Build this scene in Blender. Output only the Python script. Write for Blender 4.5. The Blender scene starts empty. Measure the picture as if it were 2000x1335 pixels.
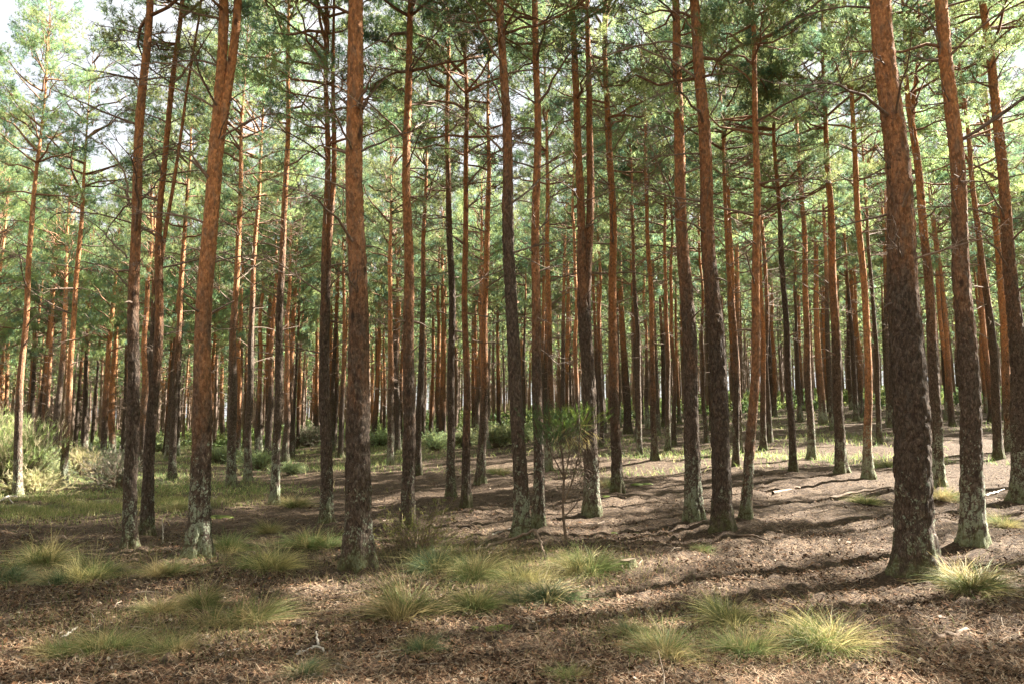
import bpy, math, random
import numpy as np
from mathutils import Vector, Matrix

# ------------------------------------------------------------------ camera, light, exposure
S = bpy.context.scene
C = S.collection
CAM_H, PITCH, FPX = 1.6, math.radians(6.63), 1532.0
cam_data = bpy.data.cameras.new('camera')
cam_data.sensor_width = 23.5
cam_data.lens = 18.0
cam_data.clip_end = 4000
cam = bpy.data.objects.new('camera', cam_data)
C.objects.link(cam)
cam.location = (0, 0, CAM_H)
cam.rotation_euler = (math.pi / 2 + PITCH, 0, 0)
S.camera = cam

SUN_AZ, SUN_EL = math.radians(66), math.radians(39)      # azimuth to the right of the view direction
world = bpy.data.worlds.new('World')
S.world = world
world.use_nodes = True
wn, wl = world.node_tree.nodes, world.node_tree.links
wn.clear()
sky = wn.new('ShaderNodeTexSky')
sky.sky_type = 'NISHITA'
sky.sun_disc = False
sky.sun_elevation = SUN_EL
sky.sun_rotation = SUN_AZ
sky.dust_density = 2.0
bg = wn.new('ShaderNodeBackground')
bg.inputs['Strength'].default_value = 0.05
wo = wn.new('ShaderNodeOutputWorld')
tcw = wn.new('ShaderNodeTexCoord')
cl = wn.new('ShaderNodeTexNoise')                       # thin bright cloud over the whole sky
cl.inputs['Scale'].default_value = 2.2
cl.inputs['Detail'].default_value = 6
cl.inputs['Roughness'].default_value = 0.6
wl.new(tcw.outputs['Generated'], cl.inputs['Vector'])
clr = wn.new('ShaderNodeMapRange')
clr.inputs[1].default_value, clr.inputs[2].default_value = 0.28, 0.55
clr.inputs[3].default_value, clr.inputs[4].default_value = 0.7, 1.0
wl.new(cl.outputs[0], clr.inputs[0])
clm = wn.new('ShaderNodeMix')
clm.data_type = 'RGBA'
clm.inputs[7].default_value = (2.9, 2.95, 3.05, 1)
wl.new(clr.outputs[0], clm.inputs[0])
wl.new(sky.outputs[0], clm.inputs[6])
wl.new(clm.outputs[2], bg.inputs[0])
wl.new(bg.outputs[0], wo.inputs[0])
sun_data = bpy.data.lights.new('sun', 'SUN')
sun_data.energy = 5.0
sun_data.angle = math.radians(0.6)
sun_data.color = (1.0, 0.94, 0.83)
sun = bpy.data.objects.new('sun', sun_data)
C.objects.link(sun)
SUN_DIR = Vector((math.sin(SUN_AZ) * math.cos(SUN_EL), math.cos(SUN_AZ) * math.cos(SUN_EL), math.sin(SUN_EL)))
sun.rotation_euler = SUN_DIR.to_track_quat('Z', 'Y').to_euler()

S.view_settings.view_transform = 'Standard'
S.view_settings.look = 'None'
S.view_settings.exposure = 3.05
S.view_settings.gamma = 1.0
S.view_settings.use_curve_mapping = False
cy = S.cycles
cy.max_bounces = 4
cy.diffuse_bounces = 2
cy.glossy_bounces = 1
cy.transmission_bounces = 3
cy.transparent_max_bounces = 4
cy.caustics_reflective = cy.caustics_refractive = False
cy.use_denoising = True
cy.sample_clamp_indirect = 6.0
S.render.use_persistent_data = False

RNG = np.random.default_rng(11)
random.seed(5)

# ------------------------------------------------------------------ mesh helpers
def mesh_np(name, v, tris, tint=None, extra=None, smooth=False):
    """a mesh from numpy arrays: v (N,3), tris (M,3), tint (N,3) point colours"""
    v = np.ascontiguousarray(v, dtype=np.float32)
    tris = np.ascontiguousarray(tris, dtype=np.int32)
    me = bpy.data.meshes.new(name)
    me.vertices.add(len(v))
    me.vertices.foreach_set('co', v.ravel())
    n = len(tris)
    me.loops.add(n * 3)
    me.loops.foreach_set('vertex_index', tris.ravel())
    me.polygons.add(n)
    me.polygons.foreach_set('loop_start', np.arange(0, n * 3, 3, dtype=np.int32))
    me.polygons.foreach_set('loop_total', np.full(n, 3, dtype=np.int32))
    if smooth:
        me.polygons.foreach_set('use_smooth', np.ones(n, dtype=bool))
    if tint is not None:
        a = me.attributes.new('tint', 'FLOAT_COLOR', 'POINT')
        c = np.ones((len(v), 4), dtype=np.float32)
        c[:, :3] = tint
        a.data.foreach_set('color', c.ravel())
    for k, arr in (extra or {}).items():
        a = me.attributes.new(k, 'FLOAT', 'POINT')
        a.data.foreach_set('value', np.ascontiguousarray(arr, dtype=np.float32))
    me.update(calc_edges=True)
    return me


class Acc:
    """collects pieces that become one mesh"""
    def __init__(self):
        self.v, self.t, self.c, self.n = [], [], [], 0

    def add(self, v, t, c=None):
        self.v.append(v)
        self.t.append(np.asarray(t) + self.n)
        self.c.append(np.ones((len(v), 3)) * 0.5 if c is None else np.broadcast_to(np.asarray(c, float), (len(v), 3)))
        self.n += len(v)

    def mesh(self, name, smooth=False):
        return mesh_np(name, np.concatenate(self.v), np.concatenate(self.t), np.concatenate(self.c), smooth=smooth)


def norm(a):
    return a / np.maximum(np.linalg.norm(a, axis=-1, keepdims=True), 1e-9)


def perp(d):
    ref = np.where(np.abs(d[..., 2:3]) < 0.9, np.array([0, 0, 1.0]), np.array([1.0, 0, 0]))
    a = norm(np.cross(d, ref))
    return a, np.cross(d, a)


def ring_tris(rows, sides):
    i = np.arange(rows - 1)[:, None] * sides
    j = np.arange(sides)[None, :]
    k = (j + 1) % sides
    a, b, c, d = i + j, i + k, i + sides + k, i + sides + j
    return np.concatenate([np.stack([a, b, c], -1).reshape(-1, 3), np.stack([a, c, d], -1).reshape(-1, 3)])


def tube(pts, rad, sides):
    pts = np.asarray(pts, float)
    d = norm(np.gradient(pts, axis=0))
    a, b = perp(d)
    th = np.linspace(0, 2 * np.pi, sides, endpoint=False)
    rad = np.broadcast_to(np.asarray(rad, float), (len(pts),))
    v = pts[:, None] + rad[:, None, None] * (a[:, None] * np.cos(th)[None, :, None] + b[:, None] * np.sin(th)[None, :, None])
    t = ring_tris(len(pts), sides)
    v = v.reshape(-1, 3)
    v = np.concatenate([v, pts[-1:] + d[-1:] * rad[-1]])
    last = (len(pts) - 1) * sides
    j = np.arange(sides)
    t = np.concatenate([t, np.stack([last + j, last + (j + 1) % sides, np.full(sides, len(v) - 1)], -1)])
    return v, t


def needles(pos, d, shoot, n, length, width, rng, ang=(0.5, 1.1)):
    """n thin needle triangles round each of the shoots that start at pos along d"""
    N = len(pos)
    a, b = perp(d)
    t = rng.random((N, n, 1)) ** 0.8
    ph = rng.random((N, n, 1)) * 2 * np.pi
    an = rng.uniform(ang[0], ang[1], (N, n, 1))
    base = pos[:, None] + d[:, None] * t * shoot
    nd = norm(d[:, None] * np.cos(an) + (a[:, None] * np.cos(ph) + b[:, None] * np.sin(ph)) * np.sin(an))
    side = norm(np.cross(nd, rng.normal(size=(N, n, 3))))
    L = length * rng.uniform(0.75, 1.15, (N, n, 1))
    v = np.stack([base - side * width / 2, base + side * width / 2, base + nd * L], 2).reshape(-1, 3)
    t = np.arange(len(v)).reshape(-1, 3)
    return v, t


def blades(base, d, L, bend, width, rng, rows=4):
    """curved tapering grass blades: base (N,3), d (N,3) start direction, L (N), bend (N) how far they droop"""
    N = len(base)
    s = np.linspace(0, 1, rows)[None, :, None]
    out = d * np.array([1, 1, 0.0])
    out = norm(out + 1e-6)
    p = base[:, None] + d[:, None] * (L[:, None, None] * s)
    p = p + (out[:, None] * 0.55 - np.array([0, 0, 0.75])) * (bend * L)[:, None, None] * s ** 2.2
    side = norm(np.cross(d, rng.normal(size=(N, 3))))[:, None]
    w = width * (1 - s * 0.85)
    v = np.stack([p - side * w / 2, p + side * w / 2], 2)            # N, rows, 2, 3
    v = v.reshape(N, rows * 2, 3)
    t = []
    for r in range(rows - 1):
        q = r * 2
        t += [[q, q + 1, q + 3], [q, q + 3, q + 2]]
    t = np.array(t)[None] + (np.arange(N) * rows * 2)[:, None, None]
    return v.reshape(-1, 3), t.reshape(-1, 3), np.repeat(np.linspace(0, 1, rows), 2)[None].repeat(N, 0).reshape(-1)


def link(name, me, mat=None, parent=None, **props):
    o = bpy.data.objects.new(name, me)
    C.objects.link(o)
    if mat is not None and not me.materials:
        me.materials.append(mat)
    if parent is not None:
        o.parent = parent
    for k, v in props.items():
        o[k] = v
    return o


def thing(name, label, cat, loc=(0, 0, 0), group=None, rz=0.0):
    o = bpy.data.objects.new(name, None)
    C.objects.link(o)
    o.empty_display_size = 0.2
    o.location = loc
    o.rotation_euler = (0, 0, rz)
    o['label'] = label
    o['category'] = cat
    if group:
        o['group'] = group
    return o


# ------------------------------------------------------------------ materials
def new_mat(name):
    m = bpy.data.materials.new(name)
    m.use_nodes = True
    nt = m.node_tree
    nt.nodes.clear()
    out = nt.nodes.new('ShaderNodeOutputMaterial')
    return m, nt, nt.nodes, nt.links, out


def ramp(nodes, links, src, stops, interp='LINEAR'):
    r = nodes.new('ShaderNodeValToRGB')
    r.color_ramp.interpolation = interp
    e = r.color_ramp.elements
    while len(e) > 1:
        e.remove(e[0])
    e[0].position, e[0].color = stops[0][0], (*stops[0][1], 1)
    for p, c in stops[1:]:
        x = e.new(p)
        x.color = (*c, 1)
    links.new(src, r.inputs[0])
    return r.outputs[0]


def noise(nodes, links, vec, scale, detail=4, rough=0.6, dist=0.0):
    n = nodes.new('ShaderNodeTexNoise')
    n.inputs['Scale'].default_value = scale
    n.inputs['Detail'].default_value = detail
    n.inputs['Roughness'].default_value = rough
    n.inputs['Distortion'].default_value = dist
    links.new(vec, n.inputs['Vector'])
    return n.outputs[0]


def math_node(nodes, links, op, a, b=None, clamp=False):
    n = nodes.new('ShaderNodeMath')
    n.operation = op
    n.use_clamp = clamp
    for i, x in enumerate((a, b)):
        if x is None:
            continue
        if isinstance(x, (int, float)):
            n.inputs[i].default_value = x
        else:
            links.new(x, n.inputs[i])
    return n.outputs[0]


def maprange(nodes, links, v, a, b, c=0.0, d=1.0, smooth=True):
    n = nodes.new('ShaderNodeMapRange')
    n.interpolation_type = 'SMOOTHSTEP' if smooth else 'LINEAR'
    links.new(v, n.inputs[0])
    for i, x in enumerate((a, b, c, d)):
        if isinstance(x, (int, float)):
            n.inputs[i + 1].default_value = x
        else:
            links.new(x, n.inputs[i + 1])
    return n.outputs[0]


def mixc(nodes, links, f, a, b, mode='MIX'):
    n = nodes.new('ShaderNodeMix')
    n.data_type = 'RGBA'
    n.blend_type = mode
    for sock, x in ((n.inputs[0], f), (n.inputs[6], a), (n.inputs[7], b)):
        if isinstance(x, (int, float)):
            sock.default_value = x
        elif isinstance(x, tuple):
            sock.default_value = (*x, 1)
        else:
            links.new(x, sock)
    return n.outputs[2]


def mapping(nodes, links, vec, scale, loc=None):
    m = nodes.new('ShaderNodeMapping')
    m.inputs['Scale'].default_value = scale
    links.new(vec, m.inputs['Vector'])
    if loc is not None:
        links.new(loc, m.inputs['Location'])
    return m.outputs[0]


def bark_material():
    m, nt, N, L, out = new_mat('pine_bark')
    tc = N.new('ShaderNodeTexCoord')
    info = N.new('ShaderNodeObjectInfo')
    rnd = info.outputs['Random']
    off = N.new('ShaderNodeCombineXYZ')
    L.new(math_node(N, L, 'MULTIPLY', rnd, 37.0), off.inputs[0])
    L.new(math_node(N, L, 'MULTIPLY', rnd, 11.0), off.inputs[2])
    ob = tc.outputs['Object']
    add = N.new('ShaderNodeVectorMath')
    L.new(ob, add.inputs[0])
    L.new(off.outputs[0], add.inputs[1])
    vec = add.outputs[0]
    sep = N.new('ShaderNodeSeparateXYZ')
    L.new(ob, sep.inputs[0])
    z = sep.outputs[2]
    line = N.new('ShaderNodeAttribute')
    line.attribute_type = 'OBJECT'
    line.attribute_name = 'bark_line'
    rel = N.new('ShaderNodeAttribute')
    rel.attribute_name = 'relief'
    # height at which the thick grey brown bark gives way to thin orange bark
    n_big = noise(N, L, mapping(N, L, vec, (3.5, 3.5, 1.2)), 1.0, 4, 0.65)
    zz = math_node(N, L, 'ADD', z, math_node(N, L, 'MULTIPLY', math_node(N, L, 'SUBTRACT', n_big, 0.5), 5.0))
    f_or = maprange(N, L, math_node(N, L, 'SUBTRACT', zz, line.outputs['Fac']), -1.2, 3.0)
    # thick bark: plates
    vor = N.new('ShaderNodeTexVoronoi')
    vor.feature = 'DISTANCE_TO_EDGE'
    vor.inputs['Scale'].default_value = 1.0
    L.new(mapping(N, L, vec, (26, 26, 9)), vor.inputs['Vector'])
    n_f = noise(N, L, mapping(N, L, vec, (60, 60, 26)), 1.0, 5, 0.7)
    n_m = noise(N, L, mapping(N, L, vec, (14, 14, 5)), 1.0, 5, 0.65)
    brown = ramp(N, L, n_f, [(0.25, (0.038, 0.027, 0.020)), (0.5, (0.108, 0.077, 0.057)), (0.75, (0.25, 0.19, 0.145))])
    brown = mixc(N, L, maprange(N, L, n_m, 0.45, 0.75), brown, (0.125, 0.10, 0.08))
    brown = mixc(N, L, maprange(N, L, vor.outputs[0], 0.0, 0.10, 0.6, 0.0), brown, (0.045, 0.028, 0.020))
    orange = ramp(N, L, n_f, [(0.2, (0.23, 0.085, 0.036)), (0.48, (0.48, 0.205, 0.085)), (0.72, (0.66, 0.34, 0.16)), (0.85, (0.66, 0.48, 0.32))])
    orange = mixc(N, L, maprange(N, L, n_m, 0.42, 0.70, 0.0, 0.75), orange, (0.23, 0.155, 0.11))
    col = mixc(N, L, f_or, brown, orange)
    # single flakes and plates differ in tone
    fv = N.new('ShaderNodeTexVoronoi')
    fv.inputs['Scale'].default_value = 1.0
    L.new(mapping(N, L, vec, (42, 42, 22)), fv.inputs['Vector'])
    fs = N.new('ShaderNodeSeparateColor')
    L.new(fv.outputs['Color'], fs.inputs[0])
    fm = maprange(N, L, fs.outputs[0], 0.0, 1.0, 0.62, 1.35, False)
    fc = N.new('ShaderNodeCombineColor')
    for q in range(3):
        L.new(fm, fc.inputs[q])
    col = mixc(N, L, 1.0, col, fc.outputs[0], 'MULTIPLY')
    # dark knots where whorls stood
    kv = N.new('ShaderNodeTexVoronoi')
    kv.inputs['Scale'].default_value = 1.0
    L.new(mapping(N, L, vec, (4.2, 4.2, 2.0)), kv.inputs['Vector'])
    col = mixc(N, L, maprange(N, L, kv.outputs[0], 0.05, 0.17, 0.8, 0.0), col, (0.03, 0.02, 0.016))
    # pale lichen on the foot
    ln = noise(N, L, mapping(N, L, vec, (7, 7, 5)), 1.0, 6, 0.8)
    lf = noise(N, L, mapping(N, L, vec, (48, 48, 40)), 1.0, 3, 0.6)
    lh = math_node(N, L, 'MULTIPLY', maprange(N, L, z, 0.0, 3.2, 0.325, 0.03), maprange(N, L, rnd, 0, 1, 0.72, 1.08, False))
    thr = math_node(N, L, 'SUBTRACT', 0.80, lh)
    lm = maprange(N, L, math_node(N, L, 'ADD', math_node(N, L, 'MULTIPLY', ln, 0.65), math_node(N, L, 'MULTIPLY', lf, 0.40)), thr, math_node(N, L, 'ADD', thr, 0.05))
    lich = mixc(N, L, lf, (0.17, 0.20, 0.125), (0.44, 0.47, 0.36))
    col = mixc(N, L, math_node(N, L, 'MULTIPLY', lm, maprange(N, L, rel.outputs['Fac'], 0.2, 0.5, 0.15, 0.9)), col, lich)
    moss = maprange(N, L, math_node(N, L, 'SUBTRACT', ln, math_node(N, L, 'MULTIPLY', z, 0.55)), 0.28, 0.5)
    col = mixc(N, L, math_node(N, L, 'MULTIPLY', moss, 0.6), col, (0.11, 0.12, 0.035))
    # furrows between plates are a darker bark
    col = mixc(N, L, maprange(N, L, rel.outputs['Fac'], 0.05, 0.45, 0.45, 0.0), col, (0.05, 0.03, 0.022))
    hsv = N.new('ShaderNodeHueSaturation')
    L.new(col, hsv.inputs['Color'])
    L.new(maprange(N, L, rnd, 0, 1, 0.75, 1.15, False), hsv.inputs['Value'])
    bs = N.new('ShaderNodeBsdfPrincipled')
    bs.inputs['Roughness'].default_value = 0.85
    bs.inputs['Specular IOR Level'].default_value = 0.25
    L.new(hsv.outputs[0], bs.inputs['Base Color'])
    bmp = N.new('ShaderNodeBump')
    bmp.inputs['Strength'].default_value = 0.9
    bmp.inputs['Distance'].default_value = 0.02
    hgt = math_node(N, L, 'ADD', math_node(N, L, 'MULTIPLY', vor.outputs[0], 1.2), n_f)
    L.new(hgt, bmp.inputs['Height'])
    L.new(bmp.outputs[0], bs.inputs['Normal'])
    L.new(bs.outputs[0], out.inputs[0])
    return m


def leaf_material(name, tr=0.4, hue_var=0.03, val_var=0.35, rough=0.6, glow=2.3, hue=0.495):
    """thin leaves: colour from the mesh's own leaf colours, varied a little from plant to plant, and letting light through"""
    m, nt, N, L, out = new_mat(name)
    at = N.new('ShaderNodeAttribute')
    at.attribute_name = 'tint'
    info = N.new('ShaderNodeObjectInfo')
    hsv = N.new('ShaderNodeHueSaturation')
    L.new(at.outputs['Color'], hsv.inputs['Color'])
    L.new(maprange(N, L, info.outputs['Random'], 0, 1, 0.5 - hue_var, 0.5 + hue_var, False), hsv.inputs['Hue'])
    L.new(maprange(N, L, info.outputs['Random'], 0, 1, 1 - val_var, 1 + val_var, False), hsv.inputs['Value'])
    bs = N.new('ShaderNodeBsdfPrincipled')
    bs.inputs['Roughness'].default_value = rough
    bs.inputs['Specular IOR Level'].default_value = 0.3
    L.new(hsv.outputs[0], bs.inputs['Base Color'])
    tl = N.new('ShaderNodeBsdfTranslucent')
    g = N.new('ShaderNodeHueSaturation')
    g.inputs['Hue'].default_value = hue
    g.inputs['Saturation'].default_value = 1.05
    g.inputs['Value'].default_value = glow
    L.new(hsv.outputs[0], g.inputs['Color'])
    L.new(g.outputs[0], tl.inputs['Color'])
    mx = N.new('ShaderNodeMixShader')
    mx.inputs[0].default_value = tr
    L.new(bs.outputs[0], mx.inputs[1])
    L.new(tl.outputs[0], mx.inputs[2])
    L.new(mx.outputs[0], out.inputs[0])
    return m


def wood_material(name, a, b):
    m, nt, N, L, out = new_mat(name)
    tc = N.new('ShaderNodeTexCoord')
    info = N.new('ShaderNodeObjectInfo')
    n = noise(N, L, tc.outputs['Object'], 28, 4, 0.65)
    col = ramp(N, L, n, [(0.3, a), (0.7, b)])
    hsv = N.new('ShaderNodeHueSaturation')
    L.new(col, hsv.inputs['Color'])
    L.new(maprange(N, L, info.outputs['Random'], 0, 1, 0.7, 1.35, False), hsv.inputs['Value'])
    bs = N.new('ShaderNodeBsdfPrincipled')
    bs.inputs['Roughness'].default_value = 0.85
    L.new(hsv.outputs[0], bs.inputs['Base Color'])
    bmp = N.new('ShaderNodeBump')
    bmp.inputs['Strength'].default_value = 0.5
    bmp.inputs['Distance'].default_value = 0.01
    L.new(n, bmp.inputs['Height'])
    L.new(bmp.outputs[0], bs.inputs['Normal'])
    L.new(bs.outputs[0], out.inputs[0])
    return m


def litter_material(name):
    m, nt, N, L, out = new_mat(name)
    at = N.new('ShaderNodeAttribute')
    at.attribute_name = 'tint'
    bs = N.new('ShaderNodeBsdfPrincipled')
    bs.inputs['Roughness'].default_value = 0.85
    bs.inputs['Specular IOR Level'].default_value = 0.15
    L.new(at.outputs['Color'], bs.inputs['Base Color'])
    L.new(bs.outputs[0], out.inputs[0])
    return m


def ground_material():
    m, nt, N, L, out = new_mat('forest_floor')
    tc = N.new('ShaderNodeTexCoord')
    ob = tc.outputs['Object']
    fine = noise(N, L, ob, 45, 6, 0.75)
    mid = noise(N, L, ob, 9, 6, 0.7, 0.4)
    big = noise(N, L, ob, 0.55, 5, 0.6)
    vor = N.new('ShaderNodeTexVoronoi')
    vor.inputs['Scale'].default_value = 38
    vor.inputs['Randomness'].default_value = 1.0
    L.new(ob, vor.inputs['Vector'])
    col = ramp(N, L, fine, [(0.28, (0.018, 0.011, 0.007)), (0.45, (0.066, 0.042, 0.026)), (0.6, (0.145, 0.096, 0.058)), (0.78, (0.31, 0.225, 0.145))])
    chip = N.new('ShaderNodeSeparateColor')
    L.new(vor.outputs['Color'], chip.inputs[0])
    col2 = ramp(N, L, chip.outputs[0], [(0.0, (0.025, 0.016, 0.011)), (0.4, (0.095, 0.060, 0.037)), (0.7, (0.18, 0.120, 0.075)), (1.0, (0.34, 0.26, 0.18))])
    col = mixc(N, L, 0.5, col, col2)
    col = mixc(N, L, maprange(N, L, mid, 0.40, 0.62, 0.0, 0.8), col, (0.050, 0.032, 0.022))
    at = N.new('ShaderNodeAttribute')
    at.attribute_name = 'green'
    gm = math_node(N, L, 'ADD', at.outputs['Fac'], math_node(N, L, 'MULTIPLY', math_node(N, L, 'SUBTRACT', big, 0.5), 1.6))
    gm = math_node(N, L, 'ADD', gm, math_node(N, L, 'MULTIPLY', math_node(N, L, 'SUBTRACT', mid, 0.5), 0.8))
    gcol = ramp(N, L, fine, [(0.3, (0.045, 0.065, 0.018)), (0.55, (0.13, 0.16, 0.05)), (0.75, (0.33, 0.30, 0.13))])
    col = mixc(N, L, maprange(N, L, gm, 0.35, 0.65, 0.0, 0.85), col, gcol)
    bs = N.new('ShaderNodeBsdfPrincipled')
    bs.inputs['Roughness'].default_value = 0.9
    bs.inputs['Specular IOR Level'].default_value = 0.2
    L.new(col, bs.inputs['Base Color'])
    bmp = N.new('ShaderNodeBump')
    bmp.inputs['Strength'].default_value = 1.0
    bmp.inputs['Distance'].default_value = 0.05
    L.new(math_node(N, L, 'ADD', math_node(N, L, 'ADD', mid, math_node(N, L, 'MULTIPLY', fine, 0.8)), math_node(N, L, 'MULTIPLY', vor.outputs[0], 0.4)), bmp.inputs['Height'])
    L.new(bmp.outputs[0], bs.inputs['Normal'])
    L.new(bs.outputs[0], out.inputs[0])
    return m


M_BARK = bark_material()
M_NEEDLE = leaf_material('pine_needles', 0.5, 0.02, 0.32, 0.45, 2.4, 0.497)
M_GRASS = leaf_material('grass_blades', 0.35, 0.015, 0.2, 0.6, 1.5, 0.5)
M_SHRUB = leaf_material('shrub_leaves', 0.4, 0.02, 0.2, 0.6, 1.9, 0.5)
M_TWIG = wood_material('dead_twig', (0.12, 0.082, 0.060), (0.29, 0.21, 0.16))
M_LIMB = wood_material('branch_bark', (0.12, 0.06, 0.035), (0.30, 0.16, 0.09))
M_PALE = wood_material('weathered_wood', (0.30, 0.25, 0.20), (0.58, 0.52, 0.45))
M_BROWNWOOD = wood_material('fallen_wood', (0.09, 0.062, 0.042), (0.24, 0.17, 0.12))
M_LITTER = litter_material('litter_bits')
M_GROUND = ground_material()

# ------------------------------------------------------------------ terrain
def terrain(x, y):
    x, y = np.asarray(x, float), np.asarray(y, float)
    u = np.clip(x / np.maximum(y, 7.0), -1.2, 1.2)
    s = np.interp(u, [-1.2, -0.65, -0.3, 0.0, 0.3, 0.6, 1.2], [-0.004, 0.001, 0.015, 0.039, 0.067, 0.078, 0.080])
    g = np.maximum(y - 7.0, 0)
    g = g * g / (g + 1.5)
    g = np.where(g > 75, 75 + (g - 75) * 0.25, g)
    w = np.clip((np.hypot(x, y) - 3) / 6, 0, 1)
    und = 0.035 * np.sin(x * 0.9 + 1.3 * np.sin(y * 0.5)) * np.cos(y * 0.75 + 0.4) + 0.02 * np.sin(x * 2.3 + y * 1.1)
    return s * g + und * w


def ray(px, py):
    a, b = (px - 1000.0) / FPX, -(py - 667.5) / FPX
    return np.array([a, math.cos(PITCH) - b * math.sin(PITCH), math.sin(PITCH) + b * math.cos(PITCH)])


def on_ground(px, py):
    """the point of the forest floor seen at a pixel of the photograph"""
    r = ray(px, py)
    o = np.array([0, 0, CAM_H])
    t, dt = 3.0, 0.1
    while t < 160:
        p = o + r * t
        if p[2] < float(terrain(p[0], p[1])):
            break
        t += dt
        dt = 0.05 + t * 0.005
    lo, hi = t - dt, t
    for _ in range(30):
        mid = (lo + hi) / 2
        p = o + r * mid
        if p[2] < float(terrain(p[0], p[1])):
            hi = mid
        else:
            lo = mid
    p = o + r * hi
    return np.array([p[0], p[1], float(terrain(p[0], p[1]))])


def at_depth(px, py, y):
    r = ray(px, py)
    return np.array([0, 0, CAM_H]) + r * (y / r[1])


def green_at(x, y):
    """where moss and low plants cover the needles"""
    u = x / np.maximum(y, 5)
    g = np.interp(y, [9, 14, 24, 32, 45, 60], [0.0, 0.05, 0.15, 0.35, 0.5, 0.6]) * np.interp(u, [-0.5, -0.15, 0.1, 0.3], [1.0, 0.9, 0.55, 0.25])
    g = g + 0.5 * np.exp(-(((x + 9.8) / 3.2) ** 2 + ((y - 17.0) / 2.3) ** 2))
    return g - 0.12


def build_ground():
    az = np.radians(np.concatenate([np.arange(-180, -48, 6.0), np.arange(-48, 48, 0.3), np.arange(48, 180, 6.0)]))
    r = [0.6]
    while r[-1] < 240:
        r.append(r[-1] * 1.018 + 0.004)
    r = np.array([0.02] + r + [400, 800, 1600])
    A, R = np.meshgrid(az, r)
    x, y = R * np.sin(A), R * np.cos(A)
    z = terrain(x, y)
    for bx, by in placed:
        if math.hypot(bx, by) < 30:
            q = (x - bx) ** 2 + (y - by) ** 2
            z = z + 0.05 * np.exp(-q / 0.16)
    rg = np.random.default_rng(3)
    rough = rg.normal(size=z.shape)
    rough = (rough + np.roll(rough, 1, 0) + np.roll(rough, 1, 1) + np.roll(rough, (1, 1), (0, 1))) / 2
    z = z + rough * np.interp(R, [0, 4, 8, 25, 60], [0.0, 0.018, 0.020, 0.012, 0.0])
    sides = len(az)
    v = np.stack([x, y, z], -1).reshape(-1, 3)
    t = ring_tris(len(r), sides)[:, ::-1]
    me = mesh_np('ground', v, t, extra={'green': green_at(v[:, 0], v[:, 1])}, smooth=True)
    o = link('ground', me, M_GROUND)
    o['kind'] = 'structure'


# ------------------------------------------------------------------ bark relief on a trunk
def cells(u, v, nu, seed):
    """cellular relief: u wraps at nu; returns the distance to the plate edge and a random value per plate"""
    iu, iv = np.floor(u).astype(int), np.floor(v).astype(int)
    f1 = np.full(u.shape, 9.0)
    f2 = np.full(u.shape, 9.0)
    val = np.zeros(u.shape)
    for du in (-1, 0, 1):
        for dv in (-1, 0, 1):
            cu, cv = iu + du, iv + dv
            h = (np.mod(cu, nu) * 73856093) ^ (cv * 19349663) ^ (seed * 83492791)
            h = np.abs(h) % 1000003
            rx = (h * 7919 % 1009) / 1009.0
            ry = (h * 104729 % 2003) / 2003.0
            d = np.hypot(cu + rx - u, cv + ry - v)
            near = d < f1
            f2 = np.where(near, f1, np.minimum(f2, d))
            val = np.where(near, (h % 997) / 997.0, val)
            f1 = np.where(near, d, f1)
    return f2 - f1, val


def trunk_mesh(path, rad, sides, zs, seed, line, amp=1.0, flare=True):
    """path(z)->(x,y) offsets, rad(z)->radius; a closed skin with plates, thick below the orange bark and thin above"""
    zs = np.asarray(zs)
    th = np.linspace(0, 2 * np.pi, sides, endpoint=False)
    Z, T = np.meshgrid(zs, th, indexing='ij')
    r = rad(zs)[:, None] * np.ones_like(T)
    nu = max(6, int(round(2 * np.pi * float(rad(np.array([1.5]))[0]) / 0.078)))
    jig = 0.15 * np.sin(Z * 9 + seed) + 0.1 * np.sin(Z * 23 + T * 3)
    e1, c1 = cells(T / (2 * np.pi) * nu + jig, Z / 0.22, nu, seed)
    e2, c2 = cells(T / (2 * np.pi) * nu * 1.0 + jig, Z / 0.055, nu, seed + 7)
    k = np.clip((Z - line + 0.6) / 1.8, 0, 1)
    rel1 = np.clip(e1 / 0.28, 0, 1) * (0.55 + 0.6 * c1)
    rel2 = np.clip(e2 / 0.3, 0, 1) * (0.3 + 0.9 * c2 ** 3)
    rel = rel1 * (1 - k) + rel2 * k
    scale = np.minimum(rad(np.array([1.5]))[0] / 0.15, 1.2) * amp
    disp = (rel1 * 0.026 * (1 - k) + rel2 * 0.014 * k) * scale
    lump = 0.03 * np.sin(T * 2 + Z * 0.9 + seed) + 0.025 * np.sin(T * 3 - Z * 1.7 + seed * 2)
    if flare:
        f = np.exp(-np.maximum(Z - 0.05, 0) / 0.24)
        lump = lump + f * (0.30 + 0.05 * (seed % 7) + (0.18 + 0.03 * (seed % 5)) * np.sin(T * (3 + seed % 3) + seed) + 0.13 * np.sin(T * 7 + seed * 3))
    r = r * (1 + lump) + disp - 0.008 * scale
    px, py = path(zs)
    v = np.stack([px[:, None] + r * np.cos(T), py[:, None] + r * np.sin(T), Z], -1).reshape(-1, 3)
    t = ring_tris(len(zs), sides)
    return mesh_np('trunk', v, t, extra={'relief': (rel * (1 - 0.5 * k) + 0.5 * k).ravel()}, smooth=True)


# ------------------------------------------------------------------ crowns and dead branches
GREENS = np.array([[0.115, 0.164, 0.080], [0.148, 0.186, 0.080], [0.085, 0.140, 0.090], [0.182, 0.206, 0.085]])


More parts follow.
